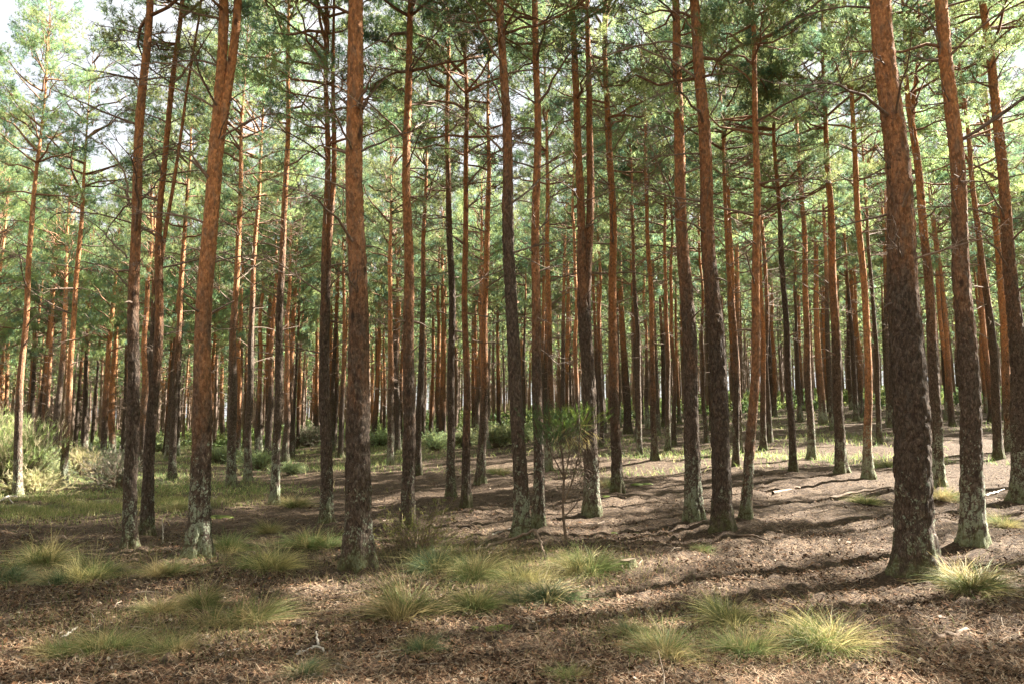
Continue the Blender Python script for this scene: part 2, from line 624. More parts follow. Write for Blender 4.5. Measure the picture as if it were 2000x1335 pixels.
def make_crown(seed, H, R, n_tuft=1.0, nn=13, nl=0.095, nw=0.0105, lod=0, gap=0.0):
    rng = np.random.default_rng(seed)
    wood = Acc()
    P, D, K = [], [], []
    z = 0.0
    while z < H:
        q = z / H
        prof = np.interp(q, [0, 0.15, 0.4, 0.75, 1], [0.62, 0.95, 1.0, 0.6, 0.18]) * R
        for _ in range(rng.integers(2, 5) if q < 0.2 else rng.integers(3, 6)):
            if rng.random() < gap:
                continue
            az = rng.random() * 2 * np.pi
            Ln = prof * rng.uniform(0.55, 1.25)
            el = np.interp(q, [0, 0.4, 1], [0.18, 0.5, 1.05]) + rng.normal() * 0.16
            out = np.array([math.cos(az), math.sin(az), 0])
            s = np.linspace(0, 1, 6)[:, None]
            curve = rng.uniform(-0.1, 0.35)
            pts = np.array([0, 0, z]) + out * s * Ln * math.cos(el) + np.array([0, 0, 1]) * (s * Ln * math.sin(el) + curve * Ln * (s ** 2 - s * 0.6))
            pts[1:-1] += rng.normal(size=(4, 3)) * 0.03 * Ln
            if not lod or Ln > 0.8:
                wood.add(*tube(pts, np.linspace(0.010 + 0.012 * Ln, 0.004, 6), 4 if not lod else 3))
            side = np.array([-out[1], out[0], 0])
            nb = max(3, int(Ln * (5.2 if not lod else 6.5) * n_tuft))
            for i in range(nb):
                t = 0.42 + 0.58 * (i + rng.random()) / nb
                p0 = np.array([np.interp(t, s[:, 0], pts[:, k]) for k in range(3)])
                sg = 1 if i % 2 else -1
                bl = (0.20 + 0.42 * (1 - abs(t - 0.55))) * rng.uniform(0.6, 1.2) * min(1.2, 0.5 + Ln / 2.0)
                bd = norm(out * rng.uniform(0.3, 0.9) + side * sg * rng.uniform(0.4, 1.0) + np.array([0, 0, rng.uniform(0.0, 0.6)]))
                if not lod:
                    wood.add(*tube(np.array([p0, p0 + bd * bl * 0.5 + [0, 0, 0.02], p0 + bd * bl]), [0.007, 0.005, 0.003], 3))
                nt = max(2, int(bl / (0.085 if not lod else 0.17)))
                shade = rng.integers(0, 4)
                if not lod:                                  # dense puffs of shoots at the branchlet's end
                    for j in range(int(9 + 14 * bl)):
                        pj = p0 + bd * bl * rng.uniform(0.45, 1.0) + rng.normal(size=3) * np.array([0.075, 0.075, 0.05])
                        P.append(pj)
                        D.append(norm(bd * 0.5 + rng.normal(size=3) * 0.55 + np.array([0, 0, 0.45])))
                        K.append(shade)
                    nt = 0
                for j in range(nt):
                    pj = p0 + bd * bl * (0.25 + 0.75 * j / max(1, nt - 1))
                    dj = norm(bd * 0.8 + rng.normal(size=3) * 0.45 + np.array([0, 0, 0.4]))
                    P.append(pj)
                    D.append(dj)
                    K.append(shade)
        z += rng.uniform(0.24, 0.44)
    P, D, K = np.array(P), np.array(D), np.array(K)
    v, t = needles(P, D, 0.11 if not lod else 0.2, nn, nl, nw, rng)
    col = GREENS[K] * rng.uniform(0.7, 1.3, (len(K), 1))
    col = np.repeat(col, nn * 3, 0)
    return (wood, v, t, col)


def crown_mesh(name, parts):
    wood, v, t, col = parts
    n0 = wood.n
    wv, wt = np.concatenate(wood.v), np.concatenate(wood.t)
    me = mesh_np(name, np.concatenate([wv, v]), np.concatenate([wt, t + n0]), np.concatenate([np.full((n0, 3), 0.1), col]))
    me.materials.append(M_LIMB)
    me.materials.append(M_NEEDLE)
    mi = np.ones(len(wt) + len(t), dtype=np.int32)
    mi[:len(wt)] = 0
    me.polygons.foreach_set('material_index', mi)
    return me


def dead_limb(rng, L, twigs, sides=5, r0=None, rise=None):
    """one bare limb along +X with its twigs"""
    a = Acc()
    rise = rng.uniform(-0.15, 0.55) if rise is None else rise
    s = np.linspace(0, 1, 8)
    arch = rng.uniform(-0.45, 0.25)
    pts = np.stack([s * L, np.cumsum(rng.normal(size=8) * 0.018 * L), s * L * rise + arch * L * (s ** 2 - s * 0.2)], -1)
    pts[0] = 0
    r0 = r0 or 0.008 + 0.008 * L
    a.add(*tube(pts, np.linspace(r0, r0 * 0.28, 8), sides))
    for i in range(twigs):
        t = rng.uniform(0.25, 1.0)
        p = np.array([np.interp(t, s, pts[:, k]) for k in range(3)])
        d = norm(np.array([rng.uniform(0.3, 1), rng.normal() * 0.9, rng.uniform(-0.5, 0.7)]))
        l = rng.uniform(0.12, 0.5) * L * (1.2 - t * 0.6)
        q = np.array([p, p + d * l * 0.5 + rng.normal(size=3) * 0.03 * l, p + d * l + rng.normal(size=3) * 0.12 * l])
        a.add(*tube(q, [r0 * 0.4, r0 * 0.28, r0 * 0.16], 3))
        for _ in range(3):
            tt = rng.uniform(0.3, 1)
            p2 = q[0] + (q[2] - q[0]) * tt
            d2 = norm(d + rng.normal(size=3) * 0.7)
            a.add(*tube(np.array([p2, p2 + d2 * l * rng.uniform(0.25, 0.6)]), [r0 * 0.26, r0 * 0.13], 3))
    return a


LIMBS = []
for i in range(12):
    rg = np.random.default_rng(100 + i)
    L = [0.35, 0.6, 0.8, 0.9, 1.1, 1.2, 1.35, 1.5, 1.6, 1.8, 2.0, 0.22][i]
    LIMBS.append(dead_limb(rg, L, [0, 2, 4, 5, 6, 7, 8, 9, 10, 11, 12, 0][i], r0=0.022 if i in (0, 11) else None).mesh('branch', True))
    LIMBS[-1].materials.append(M_TWIG)


def dead_zone(seed, z0, z1):
    """the bare whorls below the crown of a tree further back, as one mesh"""
    rng = np.random.default_rng(seed)
    a = Acc()
    z = z0
    while z < z1:
        q = (z - z0) / (z1 - z0)
        for _ in range(rng.integers(1, 4)):
            L = rng.uniform(0.3, 0.7) + q * rng.uniform(0.1, 0.8)
            d = dead_limb(rng, L, int(3 + 6 * L), 4)
            az = rng.random() * 2 * np.pi
            c, s_ = math.cos(az), math.sin(az)
            for v, t in zip(d.v, d.t):
                w = np.stack([v[:, 0] * c - v[:, 1] * s_, v[:, 0] * s_ + v[:, 1] * c, v[:, 2] + z], -1)
                a.v.append(w)
                a.t.append(t + a.n)
                a.c.append(np.full((len(v), 3), 0.1))
            a.n += d.n
        z += rng.uniform(0.3, 0.5)
    me = a.mesh('dead_branches')
    me.materials.append(M_TWIG)
    return me


CROWNS = [crown_mesh('crown', make_crown(200 + i, [6.2, 6.8, 5.6, 7.2, 6.0, 6.6, 5.8, 7.0][i], [2.0, 2.2, 1.8, 2.3, 1.9, 2.1, 1.75, 2.1][i], gap=[0.26, 0.36, 0.3, 0.4, 0.34, 0.28][i])) for i in range(6)]
CROWN_H = [6.2, 6.8, 5.6, 7.2, 6.0, 6.6, 5.8, 7.0]
DEADS = [dead_zone(300 + i, 0.0, 4.2) for i in range(6)]

# ------------------------------------------------------------------ one pine
def build_pine(name, label, group, base, axis_pts, r_bh, H, line, z_cb, detail, seed, fork=None, drawn=(), parts=True, stubs=True, cat='tree', crown=None):
    """base: foot on the ground. axis_pts: [(z above foot, x, y offsets)]. The upper stem runs straight on to the tip."""
    rng = np.random.default_rng(seed)
    root = thing(name, label, cat, tuple(base), group)
    az_ = np.array([p[0] for p in axis_pts])
    ax_ = np.array([p[1] for p in axis_pts])
    ay_ = np.array([p[2] for p in axis_pts])
    top_dir = np.array([(ax_[-1] - ax_[-2]) / (az_[-1] - az_[-2]), (ay_[-1] - ay_[-2]) / (az_[-1] - az_[-2])]) * 0.6
    az_ = np.append(az_, max(H, az_[-1] + 0.5))
    ax_ = np.append(ax_, ax_[-1] + top_dir[0] * (az_[-1] - az_[-2]))
    ay_ = np.append(ay_, ay_[-1] + top_dir[1] * (az_[-1] - az_[-2]))
    wob = rng.uniform(0, 6.28, 4)
    wa = 0.014 * (1 if detail > 0 else 2)

    def path(z):
        z = np.asarray(z, float)
        zc = np.clip(z, 0, None)
        # smooth interpolation of the stem line, with the small sways of a real stem
        x = np.interp(zc, az_, ax_)
        y = np.interp(zc, az_, ay_)
        x2 = (np.interp(zc - 0.7, az_, ax_) + np.interp(zc + 0.7, az_, ax_) + 2 * x) / 4
        x = np.where(zc > 0.7, x2, x)
        sw = np.minimum(zc, 1.5)
        x = x + wa * sw * (np.sin(zc * 1.1 + wob[0]) + 0.5 * np.sin(zc * 2.3 + wob[1]) - math.sin(wob[0]) - 0.5 * math.sin(wob[1]))
        y = y + wa * sw * (np.sin(zc * 1.0 + wob[2]) + 0.5 * np.sin(zc * 2.1 + wob[3]))
        return x, y

    def rad(z):
        z = np.asarray(z, float)
        r = r_bh * np.interp(z, [-1, 0, 1.5, H * 0.55, H], [1.12, 1.10, 1.0, 0.66, 0.05])
        if fork is not None:
            r = np.where(z > fork[0], r * np.interp(z, [fork[0], fork[0] + 0.5], [1.0, 0.80]), r)
        return r

    if detail == 2:
        zs = np.concatenate([np.arange(-0.15, 7.2, 0.030), np.arange(7.2, H, 0.25), [H]])
        sides = 44
    elif detail == 1:
        zs = np.concatenate([np.arange(-0.15, 9.0, 0.075), np.arange(9.0, H, 0.4), [H]])
        sides = 22
    else:
        zs = np.concatenate([np.arange(-0.15, 9.0, 0.30), np.arange(9.0, H, 0.8), [H]])
        sides = 10
    me = trunk_mesh(path, rad, sides, zs, seed, line, 1.0 if detail else 0.8)
    tr = link('trunk', me, M_BARK, root, bark_line=float(line))
    zf = None
    if fork is not None:
        zf, dx, dz, fr = fork[0], fork[1], fork[2], fork[3]
        fx, fy = [float(q) for q in path(np.array([zf]))]
        n = 60 if detail == 2 else 30
        fz = np.concatenate([np.linspace(zf - 0.35, zf + dz, n), np.linspace(zf + dz + 0.3, H - 0.8, 12)])

        def fpath(z):
            t = np.clip((z - zf + 0.35) / (dz + 0.35), 0, None)
            bx, by = path(z)
            return bx + dx * np.clip(t, 0, 1) ** 0.8 + np.clip(t - 1, 0, None) * dx * 0.35, by + 0.25 * abs(dx) * np.clip(t, 0, 1.5)

        def frad(z):
            return fr * r_bh * np.interp(z, [zf - 0.4, zf + 0.3, H * 0.6, H], [0.95, 0.80, 0.5, 0.05])
        fm = trunk_mesh(fpath, frad, max(10, sides * 2 // 3), fz, seed + 3, line, 0.8, False)
        link('fork_stem', fm, M_BARK, root, bark_line=float(line))
    # crown
    ci = seed % len(CROWNS) if crown is None else crown
    cs = (H - z_cb) / CROWN_H[ci]
    cx, cyy = [float(q[0]) for q in path(np.array([z_cb]))]
    cr = link('crown', CROWNS[ci], None, root, kind='stuff')
    tx, ty = [float(q[0]) for q in path(np.array([H]))]
    tilt = Vector((tx - cx, ty - cyy, H - z_cb)).to_track_quat('Z', 'Y')
    cr.rotation_mode = 'QUATERNION'
    cr.rotation_quaternion = tilt @ Matrix.Rotation(rng.random() * 6.28, 3, 'Z').to_quaternion()
    cr.location = (cx, cyy, z_cb)
    w = cs * rng.uniform(0.85, 1.15)
    cr.scale = (w, w, cs)
    # bare branches under the crown
    if parts:
        z = rng.uniform(2.6, 3.8)
        first = True
        while z < z_cb + 0.6:
            q = (z - 2.5) / (z_cb - 2.5)
            for _ in range(rng.integers(1, 3) if q < 0.5 else rng.integers(2, 4)):
                if q < 0.3:
                    li = rng.choice([0, 11, 1, 11, 2])
                elif q < 0.6:
                    li = rng.choice([0, 1, 2, 3, 4, 5, 6])
                else:
                    li = rng.integers(1, 8)
                bx, by = [float(g[0]) for g in path(np.array([z]))]
                a = rng.random() * 6.283
                b = link('branch', LIMBS[li], None, root)
                rr = float(rad(np.array([z]))[0]) * 0.85
                b.location = (bx + math.cos(a) * rr, by + math.sin(a) * rr, z)
                b.rotation_euler = (rng.uniform(-0.4, 0.4), rng.uniform(-0.35, 0.25), a)
                s = rng.uniform(0.75, 1.2)
                b.scale = (s, s, s)
            z += rng.uniform(0.42, 0.75)
    else:
        k = link('dead_branches', DEADS[seed % len(DEADS)], None, root, kind='stuff')
        zb = z_cb - 4.0
        bx, by = [float(g[0]) for g in path(np.array([zb + 2]))]
        k.location = (bx, by, zb)
        k.rotation_euler = (0, 0, rng.random() * 6.28)
    for br in drawn:
        pts, r0 = br
        me = Acc()
        P = np.array(pts) - np.array(base)
        n = len(P)
        tt = np.linspace(0, n - 1, n * 5)
        Q = np.stack([np.interp(tt, np.arange(n), P[:, k]) for k in range(3)], -1)
        for _ in range(3):
            Q[1:-1] = (Q[:-2] + 2 * Q[1:-1] + Q[2:]) / 4
        Q[1:-1] += rng.normal(size=(len(Q) - 2, 3)) * 0.008
        me.add(*tube(Q, np.linspace(r0, r0 * 0.35, len(Q)), 7))
        for _ in range(len(Q) // 2 if n > 2 else 0):
            i = rng.integers(len(Q) // 3, len(Q))
            d = norm(Q[i] - Q[max(0, i - 2)] + rng.normal(size=3) * 0.12)
            l = rng.uniform(0.15, 0.5)
            me.add(*tube(np.array([Q[i], Q[i] + d * l * 0.6 + [0, 0, 0.03], Q[i] + d * l]), [r0 * 0.3, r0 * 0.22, r0 * 0.12], 4))
        link('branch', me.mesh('branch', True), M_TWIG, root)
    return root


# ------------------------------------------------------------------ the pines that can be told apart
# (photo points from the foot upwards, trunk width there, height of the change to orange bark, label, options)
NEAR = 'pines with thick trunks at the front of the grove'
MIDG = 'pines in the middle rows of the grove'
T = [
 ([(1788,1125),(1782,850),(1766,700),(1747,350),(1714,0)], 71, 3.4, 'thickest pine of all, with lichen spotted foot behind a straw tussock', dict(g=NEAR)),
 ([(699,1113),(698,900),(694,700),(692,350),(695,0)], 48, 2.6, 'upright pine with a dark knot and broken stub high on its orange upper trunk', dict(g=NEAR, br=[([(708,212),(716,200),(724,178)], .045), ([(680,205),(674,198),(671,192)], .035), ([(690,212),(688,206),(686,200)], .05), ([(700,214),(702,208),(703,203)], .045)])),
 ([(386,1090),(392,850),(402,640),(417,350),(432,30)], 42, 1.9, 'golden barked pine that forks into two stems near the top of the picture', dict(g=NEAR, fork=(430,275,459,0,.75), br=[([(408,175),(385,142),(335,122),(262,128)], .03), ([(402,338),(370,312),(352,300)], .035)])),
 ([(254,1075),(256,850),(257,700),(270,350),(294,0)], 29, 3.2, 'reddish pine with grey lichened foot just to the left of the forked golden pine', dict(g=NEAR, br=[([(250,400),(248,350),(215,290),(165,265)], .03), ([(276,185),(262,155),(225,145),(157,162)], .025), ([(248,505),(200,450),(150,415)], .022), ([(250,560),(215,520),(160,510)], .02)])),
 ([(1901,1067),(1900,850),(1894,700),(1874,350),(1840,0)], 46, 3.6, 'dark grey barked pine right of the thickest pine, an arching bough near its top', dict(g=NEAR, br=[([(1843,145),(1836,80),(1812,30),(1745,2)], .035), ([(1868,150),(1880,118)], .02)])),
 ([(1410,1038),(1408,850),(1403,700),(1383,350),(1358,0)], 37, 3.6, 'straight dark pine with lichen grey foot, right one of a pair right of centre', dict(g=NEAR, br=[([(1352,95),(1305,80),(1240,90),(1174,110),(1138,168)], .03), ([(1357,70),(1340,35),(1290,10)], .03), ([(1388,225),(1420,165),(1440,120)], .022), ([(1360,315),(1325,300)], .02)])),
 ([(1356,1021),(1350,850),(1345,700),(1328,350),(1315,0)], 32, 3.5, 'pine with a wide flared foot directly left of the straight dark pine', dict(g=NEAR, br=[([(1316,148),(1285,95),(1240,40),(1205,2)], .025), ([(1318,240),(1290,190),(1268,160)], .02), ([(1318,405),(1298,385),(1270,370)], .025), ([(1345,450),(1356,437)], .02), ([(1316,300),(1297,262),(1292,235)], .02)])),
 ([(1020,1053),(1016,900),(1006,700),(995,350),(977,0)], 29, 5.2, 'grey barked pine leaning left, its pale lichened foot beside the fallen bough', dict(g=NEAR, br=[([(1000,350),(1025,345)], .02), ([(985,215),(962,213)], .02)])),
 ([(1052,1033),(1051,850),(1050,700),(1050,350),(1046,0)], 23, 2.6, 'slender pine with a bright sunlit right edge, beside the grey leaning pine', dict(g=NEAR, br=[([(1062,440),(1075,400),(1088,358)], .025), ([(1040,495),(1030,480)], .018)])),
 ([(797,1038),(796,850),(794,700),(792,350),(799,0)], 26, 2.6, 'orange pine whose foot stands in a straggly yellow green bush', dict(g=NEAR, br=[([(806,105),(835,75),(880,50)], .02), ([(804,160),(835,130),(870,115)], .02)])),
 ([(1157,1008),(1155,850),(1153,700),(1148,620),(1138,500),(1133,350),(1124,20)], 29, 4.0, 'stout pine behind the leggy broom, dividing into two tall stems', dict(g=NEAR, fork=(1150,620,1155,350,.85), br=[([(1135,180),(1165,140),(1195,110)], .02), ([(1138,250),(1100,215),(1070,195)], .02)])),
 ([(1458,1016),(1462,920),(1467,820),(1471,700),(1477,350),(1473,200),(1463,40)], 22, 1.2, 'red barked pine with a curved foot just right of the straight dark pine', dict(g=NEAR, br=[([(1486,522),(1515,492),(1549,462)], .022), ([(1464,518),(1455,492),(1449,470)], .022)], cb=5.9)),
 ([(286,1050),(291,850),(301,700),(309,560),(315,380),(350,20)], 24, 2.7, 'pine leaning right out of the foot of the reddish pine, with a side stem', dict(g=NEAR, fork=(322,500,334,380,.5))),
 ([(637,1026),(637,850),(636,700),(637,500),(639,350),(637,180)], 24, 4.0, 'dark twin stemmed pine with a grey foot left of the upright knotted pine', dict(g=NEAR, fork=(637,640,650,350,.85))),
 ([(1996,983),(1990,850),(1983,700),(1957,350),(1910,0)], 36, 4.0, 'leaning dark pine at the right edge of the picture with a scar at its foot', dict(g=NEAR)),
 ([(911,993),(910,850),(909,700),(911,350),(908,150)], 17, 1.9, 'slender orange pine right of the dark mossy footed pine', dict(g=MIDG)),
 ([(880,972),(881,850),(882,700),(875,350),(873,200)], 17, 6.0, 'blackish slender pine with a mossy foot and crooked bare branches', dict(g=MIDG, br=[([(872,560),(840,545),(805,600)], .02), ([(872,615),(850,605),(835,630)], .02), ([(870,510),(840,490),(806,462)], .018)])),
 ([(536,988),(540,850),(542,700),(551,545),(559,350),(560,280)], 18, 4.6, 'dark slender pine with a moss green foot beside a small straw tussock', dict(g=MIDG, br=[([(562,385),(580,365),(622,352)], .02), ([(548,460),(520,450),(500,442)], .018), ([(543,565),(515,556),(472,585)], .018)])),
 ([(938,946),(942,850),(947,700),(951,494),(953,360)], 17, 2.4, 'copper coloured pine left of the grey leaning pine, with a short snag at its foot', dict(g=MIDG)),
 ([(1205,965),(1205,850),(1204,700),(1197,350),(1194,290)], 21, 2.0, 'reddish brown pine right of the leggy broom, with a grey green foot', dict(g=MIDG)),
 ([(1833,953),(1829,850),(1823,700),(1795,350),(1774,210),(1764,90)], 25, 3.6, 'pine with a sunlit right rim between the thickest pine and the dark grey pine', dict(g=MIDG, fork=(1774,210,1795,90,.6))),
 ([(1696,937),(1694,850),(1692,700),(1673,350),(1662,200)], 19, 0.6, 'bright orange pine just left of the thickest pine', dict(g=MIDG)),
 ([(1644,927),(1640,850),(1636,700),(1616,350),(1612,250)], 22, 3.3, 'brown pine left of the bright orange pine, with orange only high up', dict(g=MIDG)),
 ([(1550,924),(1547,850),(1542,700),(1530,560),(1519,350),(1515,290)], 15, 5.5, 'dark leaning pole pine with few branches, left of two reddish pines', dict(g=MIDG)),
 ([(1585,899),(1583,800),(1581,700),(1567,350),(1562,270)], 16, 2.8, 'rusty orange pine next to the dark leaning pole pine', dict(g=MIDG)),
 ([(451,952),(453,850),(457,700),(464,530),(470,400)], 18, 3.5, 'pine with fiery orange top and hanging pale twigs, right of the forked golden pine', dict(g=MIDG, br=[([(468,590),(500,570),(540,558)], .02)], pale=[(475,440),(440,400),(470,360)])),
 ([(484,941),(485,850),(488,700),(493,560),(499,470)], 15, 5.0, 'thin grey brown pine close to the right of the fiery orange topped pine', dict(g=MIDG)),
 ([(35,972),(36,850),(41,700),(53,520),(68,350)], 18, 2.6, 'pine with yellowish trunk in front of the big broom bush', dict(g=MIDG, br=[([(50,495),(25,500),(0,510)], .02), ([(57,480),(100,488),(150,492)], .018)])),
 ([(122,955),(128,850),(138,700),(150,540),(163,370)], 16, 1.7, 'orange pine standing by the grassy edge between the broom bush and the heather', dict(g=MIDG, br=[([(157,510),(200,520),(245,555)], .022), ([(160,430),(200,465),(248,505)], .018), ([(156,480),(200,470),(250,452)], .018)])),
 ([(335,939),(339,850),(345,700),(354,550),(362,434)], 15, 3.6, 'slender pine seen between the leaning pine and the forked golden pine', dict(g=MIDG)),
 ([(1950,897),(1947,820),(1940,700),(1922,520),(1901,350)], 19, 4.5, 'dark pine in the gap right of the dark grey pine', dict(g=MIDG)),
 ([(1973,882),(1971,800),(1966,700),(1950,500),(1939,350),(1925,200)], 20, 1.6, 'orange pine half hidden behind the leaning pine at the right edge', dict(g=MIDG)),
 ([(816,931),(818,850),(822,700),(828,500)], 14, 4.6, 'brown pine close right of the orange pine with the straggly bush', dict(g=MIDG)),
 ([(1071,921),(1071,800),(1071,700),(1069,500),(1067,400)], 14, 2.8, 'orange topped pine peeping out right of the slender sunlit edged pine', dict(g=MIDG)),
 ([(763,909),(763,800),(763,700),(762,520)], 12, 3.0, 'thin pine midway between the knotted pine and the orange pine in the bush', dict(g=MIDG)),
 ([(776,882),(776,780),(776,700),(775,560)], 10, 4.6, 'grey thin pine touching the left side of the orange pine in the bush', dict(g=MIDG)),
 ([(1279,901),(1277,800),(1275,700),(1266,470)], 13, 2.3, 'orange brown pine, the right one of a thin pair left of the flare footed pine', dict(g=MIDG)),
 ([(1249,889),(1247,800),(1245,700),(1237,518)], 11, 6.0, 'thin dark pine, the left one of a pair left of the flare footed pine', dict(g=MIDG)),
 ([(1305,881),(1304,800),(1303,700),(1300,515)], 11, 3.2, 'nearer of two thin pines close left of the flare footed pine', dict(g=MIDG)),
 ([(1317,871),(1315,800),(1313,700),(1310,540)], 9, 2.8, 'thin pine close left of the flare footed pine, the farther of two in line', dict(g=MIDG)),
 ([(1438,912),(1437,850),(1435,700),(1420,470)], 14, 3.0, 'brown pine in the gap between the straight dark pine and the red barked pine', dict(g=MIDG)),
 ([(1445,886),(1443,800),(1440,700),(1430,500)], 13, 2.4, 'pine tucked right behind the brown pine in the red barked pine gap', dict(g=MIDG)),
 ([(1380,867),(1378,780),(1377,700),(1371,520)], 8, 4.0, 'very thin pine seen between the flare footed pine and the straight dark pine', dict(g=MIDG)),
 ([(1491,880),(1490,800),(1489,700),(1486,560)], 12, 2.0, 'pine next to the right side of the red barked pine, the left of two touching', dict(g=MIDG)),
 ([(1503,865),(1502,800),(1499,700),(1494,560)], 11, 4.4, 'pine next to the right side of the red barked pine, the right of two touching', dict(g=MIDG)),
 ([(1717,866),(1716,800),(1712,700),(1696,480)], 11, 6.0, 'thin black pine between the bright orange pine and the thickest pine', dict(g=MIDG)),
 ([(1852,819),(1850,760),(1846,700),(1828,500)], 12, 0.8, 'sunlit orange pine up the slope right of the rim lit pine', dict(g=MIDG)),
 ([(1871,778),(1869,700),(1863,560)], 10, 4.2, 'dull thin pine up the slope touching the dark grey pine on its left', dict(g=MIDG)),
 ([(1927,805),(1924,750),(1920,690),(1906,540)], 8, 0.4, 'thin glowing orange pine up the slope just right of the dark grey pine', dict(g=MIDG)),
 ([(218,889),(220,800),(223,700),(231,600)], 14, 1.0, 'pale grey and yellow pine leaning right behind the heather bush', dict(g=MIDG, cb=6.6)),
 ([(75,868),(77,800),(82,700),(90,560)], 17, 1.4, 'forked orange pine rising behind the big broom bush', dict(g=MIDG, fork=(82,700,104,620,.7))),
 ([(99,858),(101,780),(104,700),(108,600)], 8, 6.0, 'thin dark pine between the forked pine behind the broom and the grassy edge pine', dict(g=MIDG)),
 ([(157,868),(159,780),(162,700),(165,620)], 10, 4.8, 'thin grey pine right of the orange pine at the grassy edge', dict(g=MIDG)),
 ([(2,878),(4,780),(6,640),(10,420),(12,250)], 14, 0.8, 'pale sunlit pine at the left edge of the picture', dict(g=MIDG, pale=[(30,175),(14,140),(40,210)])),
 ([(278,922),(278,800),(280,700),(290,480),(296,350)], 15, 2.2, 'pine with a glaring sunlit patch between the reddish pine and its leaning neighbour', dict(g=MIDG)),
 ([(321,862),(320,780),(321,700),(322,560)], 12, 4.5, 'shaded thin pine just right of the leaning pine with a side stem', dict(g=MIDG)),
 ([(366,860),(367,780),(369,700),(372,560)], 7, 3.0, 'thin pine grazing the left side of the forked golden pine', dict(g=MIDG)),
 ([(434,866),(433,780),(433,700),(434,560)], 10, 2.6, 'thin pine grazing the right side of the forked golden pine', dict(g=MIDG)),
 ([(463,898),(464,800),(466,700),(470,560)], 10, 1.6, 'reddish thin pine right behind the fiery orange topped pine', dict(g=MIDG)),
 ([(503,892),(505,800),(508,700),(515,536)], 10, 2.6, 'first of three thin pines in a row right of the thin grey brown pine', dict(g=MIDG)),
 ([(523,899),(525,800),(529,700),(536,530)], 12, 3.4, 'second of three thin pines in a row, touching the moss footed dark pine', dict(g=MIDG)),
 ([(557,902),(557,800),(558,700),(563,540)], 13, 2.0, 'orange topped third of three thin pines in a row, right of the moss footed pine', dict(g=MIDG)),
 ([(589,852),(588,780),(588,700),(590,600)], 10, 0.8, 'pale orange far pine midway between the moss footed and twin stemmed pines', dict(g=MIDG)),
 ([(614,850),(614,780),(615,700),(616,600)], 8, 3.0, 'brown far pine just left of the twin stemmed pine', dict(g=MIDG)),
 ([(729,846),(728,780),(728,700),(727,600)], 8, 1.0, 'pale far pine, first of three in a cluster right of the knotted pine', dict(g=MIDG)),
 ([(747,848),(746,780),(745,700),(744,600)], 7, 2.6, 'pale far pine, last of three in a cluster right of the knotted pine', dict(g=MIDG)),
 ([(857,862),(857,780),(857,700),(858,560)], 10, 1.8, 'far thin pine left of the blackish slender pine', dict(g=MIDG)),
 ([(935,866),(936,780),(938,700),(941,540)], 9, 3.0, 'far pine touching the left side of the copper coloured pine', dict(g=MIDG)),
 ([(1130,880),(1130,780),(1129,700),(1126,540)], 10, 2.4, 'thin pine touching the left side of the stout two stemmed pine', dict(g=MIDG)),
 ([(1175,872),(1174,780),(1173,700),(1170,540)], 9, 3.4, 'thin pine between the stout two stemmed pine and the reddish brown pine', dict(g=MIDG)),
 ([(1266,836),(1265,780),(1263,700),(1260,580)], 8, 3.6, 'far thin pine between the thin pair left of the flare footed pine', dict(g=MIDG)),
 ([(1512,812),(1511,760),(1509,700),(1506,590)], 9, 1.4, 'far orange pine left of the dark leaning pole pine', dict(g=MIDG)),
 ([(1562,812),(1561,760),(1559,700),(1555,600)], 8, 3.0, 'far brown pine between the dark leaning pole pine and the rusty orange pine', dict(g=MIDG)),
 ([(1679,815),(1678,760),(1676,700),(1668,560)], 10, 2.0, 'far pine touching the left side of the bright orange pine', dict(g=MIDG)),
 ([(1669,776),(1667,730),(1664,680),(1658,560)], 8, 2.0, 'far pine up the slope between the brown pine and the bright orange pine', dict(g=MIDG)),
]

placed = []
for i, (pts, wpx, line, label, opt) in enumerate(T):
    base = on_ground(*pts[0])
    y0 = base[1]
    P = [at_depth(px, py, y0) for px, py in pts]
    P[0] = base
    lean = (i * 37 % 11 - 5) / 5 * 0.012
    axis = [(0.0, 0.0, 0.0)] + [(p[2] - base[2], p[0] - base[0], lean * (p[2] - base[2])) for p in P[1:]]
    d = y0 * math.cos(PITCH)
    r = 0.5 * wpx * d / FPX / math.hypot(1, base[0] / base[1]) - (0.013 if y0 < 27 else 0.004)
    rs = np.random.default_rng(900 + i)
    z_cb = opt.get('cb', rs.normal(7.2, 0.5))
    H = max(z_cb + rs.uniform(5.6, 7.4), axis[-1][0] + 0.6)
    detail = 2 if y0 < 16.5 else (1 if y0 < 27 else 0)
    fork = None
    if 'fork' in opt:
        fx, fy, tx, ty, fr = opt['fork']
        a, b = at_depth(fx, fy, y0), at_depth(tx, ty, y0)
        zf = a[2] - base[2]
        zt = b[2] - base[2]
        main = np.interp(zt, [q[0] for q in axis], [q[1] for q in axis])
        fork = (zf, (b[0] - base[0]) - main, zt - zf, fr)
    drawn = []
    for pl, r0 in opt.get('br', ()):
        dep = rs.uniform(-0.25, 0.25)
        drawn.append(([at_depth(px, py, y0 + dep * k * 0.6) for k, (px, py) in enumerate(pl)], r0 * 0.62))
    root = build_pine('pine_tree', label, opt['g'], base, axis, r, H, line, z_cb, detail, 1000 + i * 13, fork, drawn, parts=y0 < 24)
    if 'pale' in opt:
        a = Acc()
        for _ in range(26):
            px, py = opt['pale'][rs.integers(0, 3)]
            q = at_depth(px + rs.normal() * 12, py + rs.normal() * 30, y0 - 0.3) - base
            n = 7
            th = np.cumsum(rs.normal(size=n) * 0.7) + rs.random() * 6.28
            st = np.stack([np.cos(th) * 0.09, rs.normal(size=n) * 0.03, np.sin(th) * 0.09 - 0.02], -1)
            a.add(*tube(q + np.cumsum(st, 0), np.linspace(0.006, 0.003, n), 3))
        link('dead_twigs', a.mesh('dead_twigs'), M_PALE, root, kind='stuff')
    placed.append((base[0], base[1]))

build_ground()

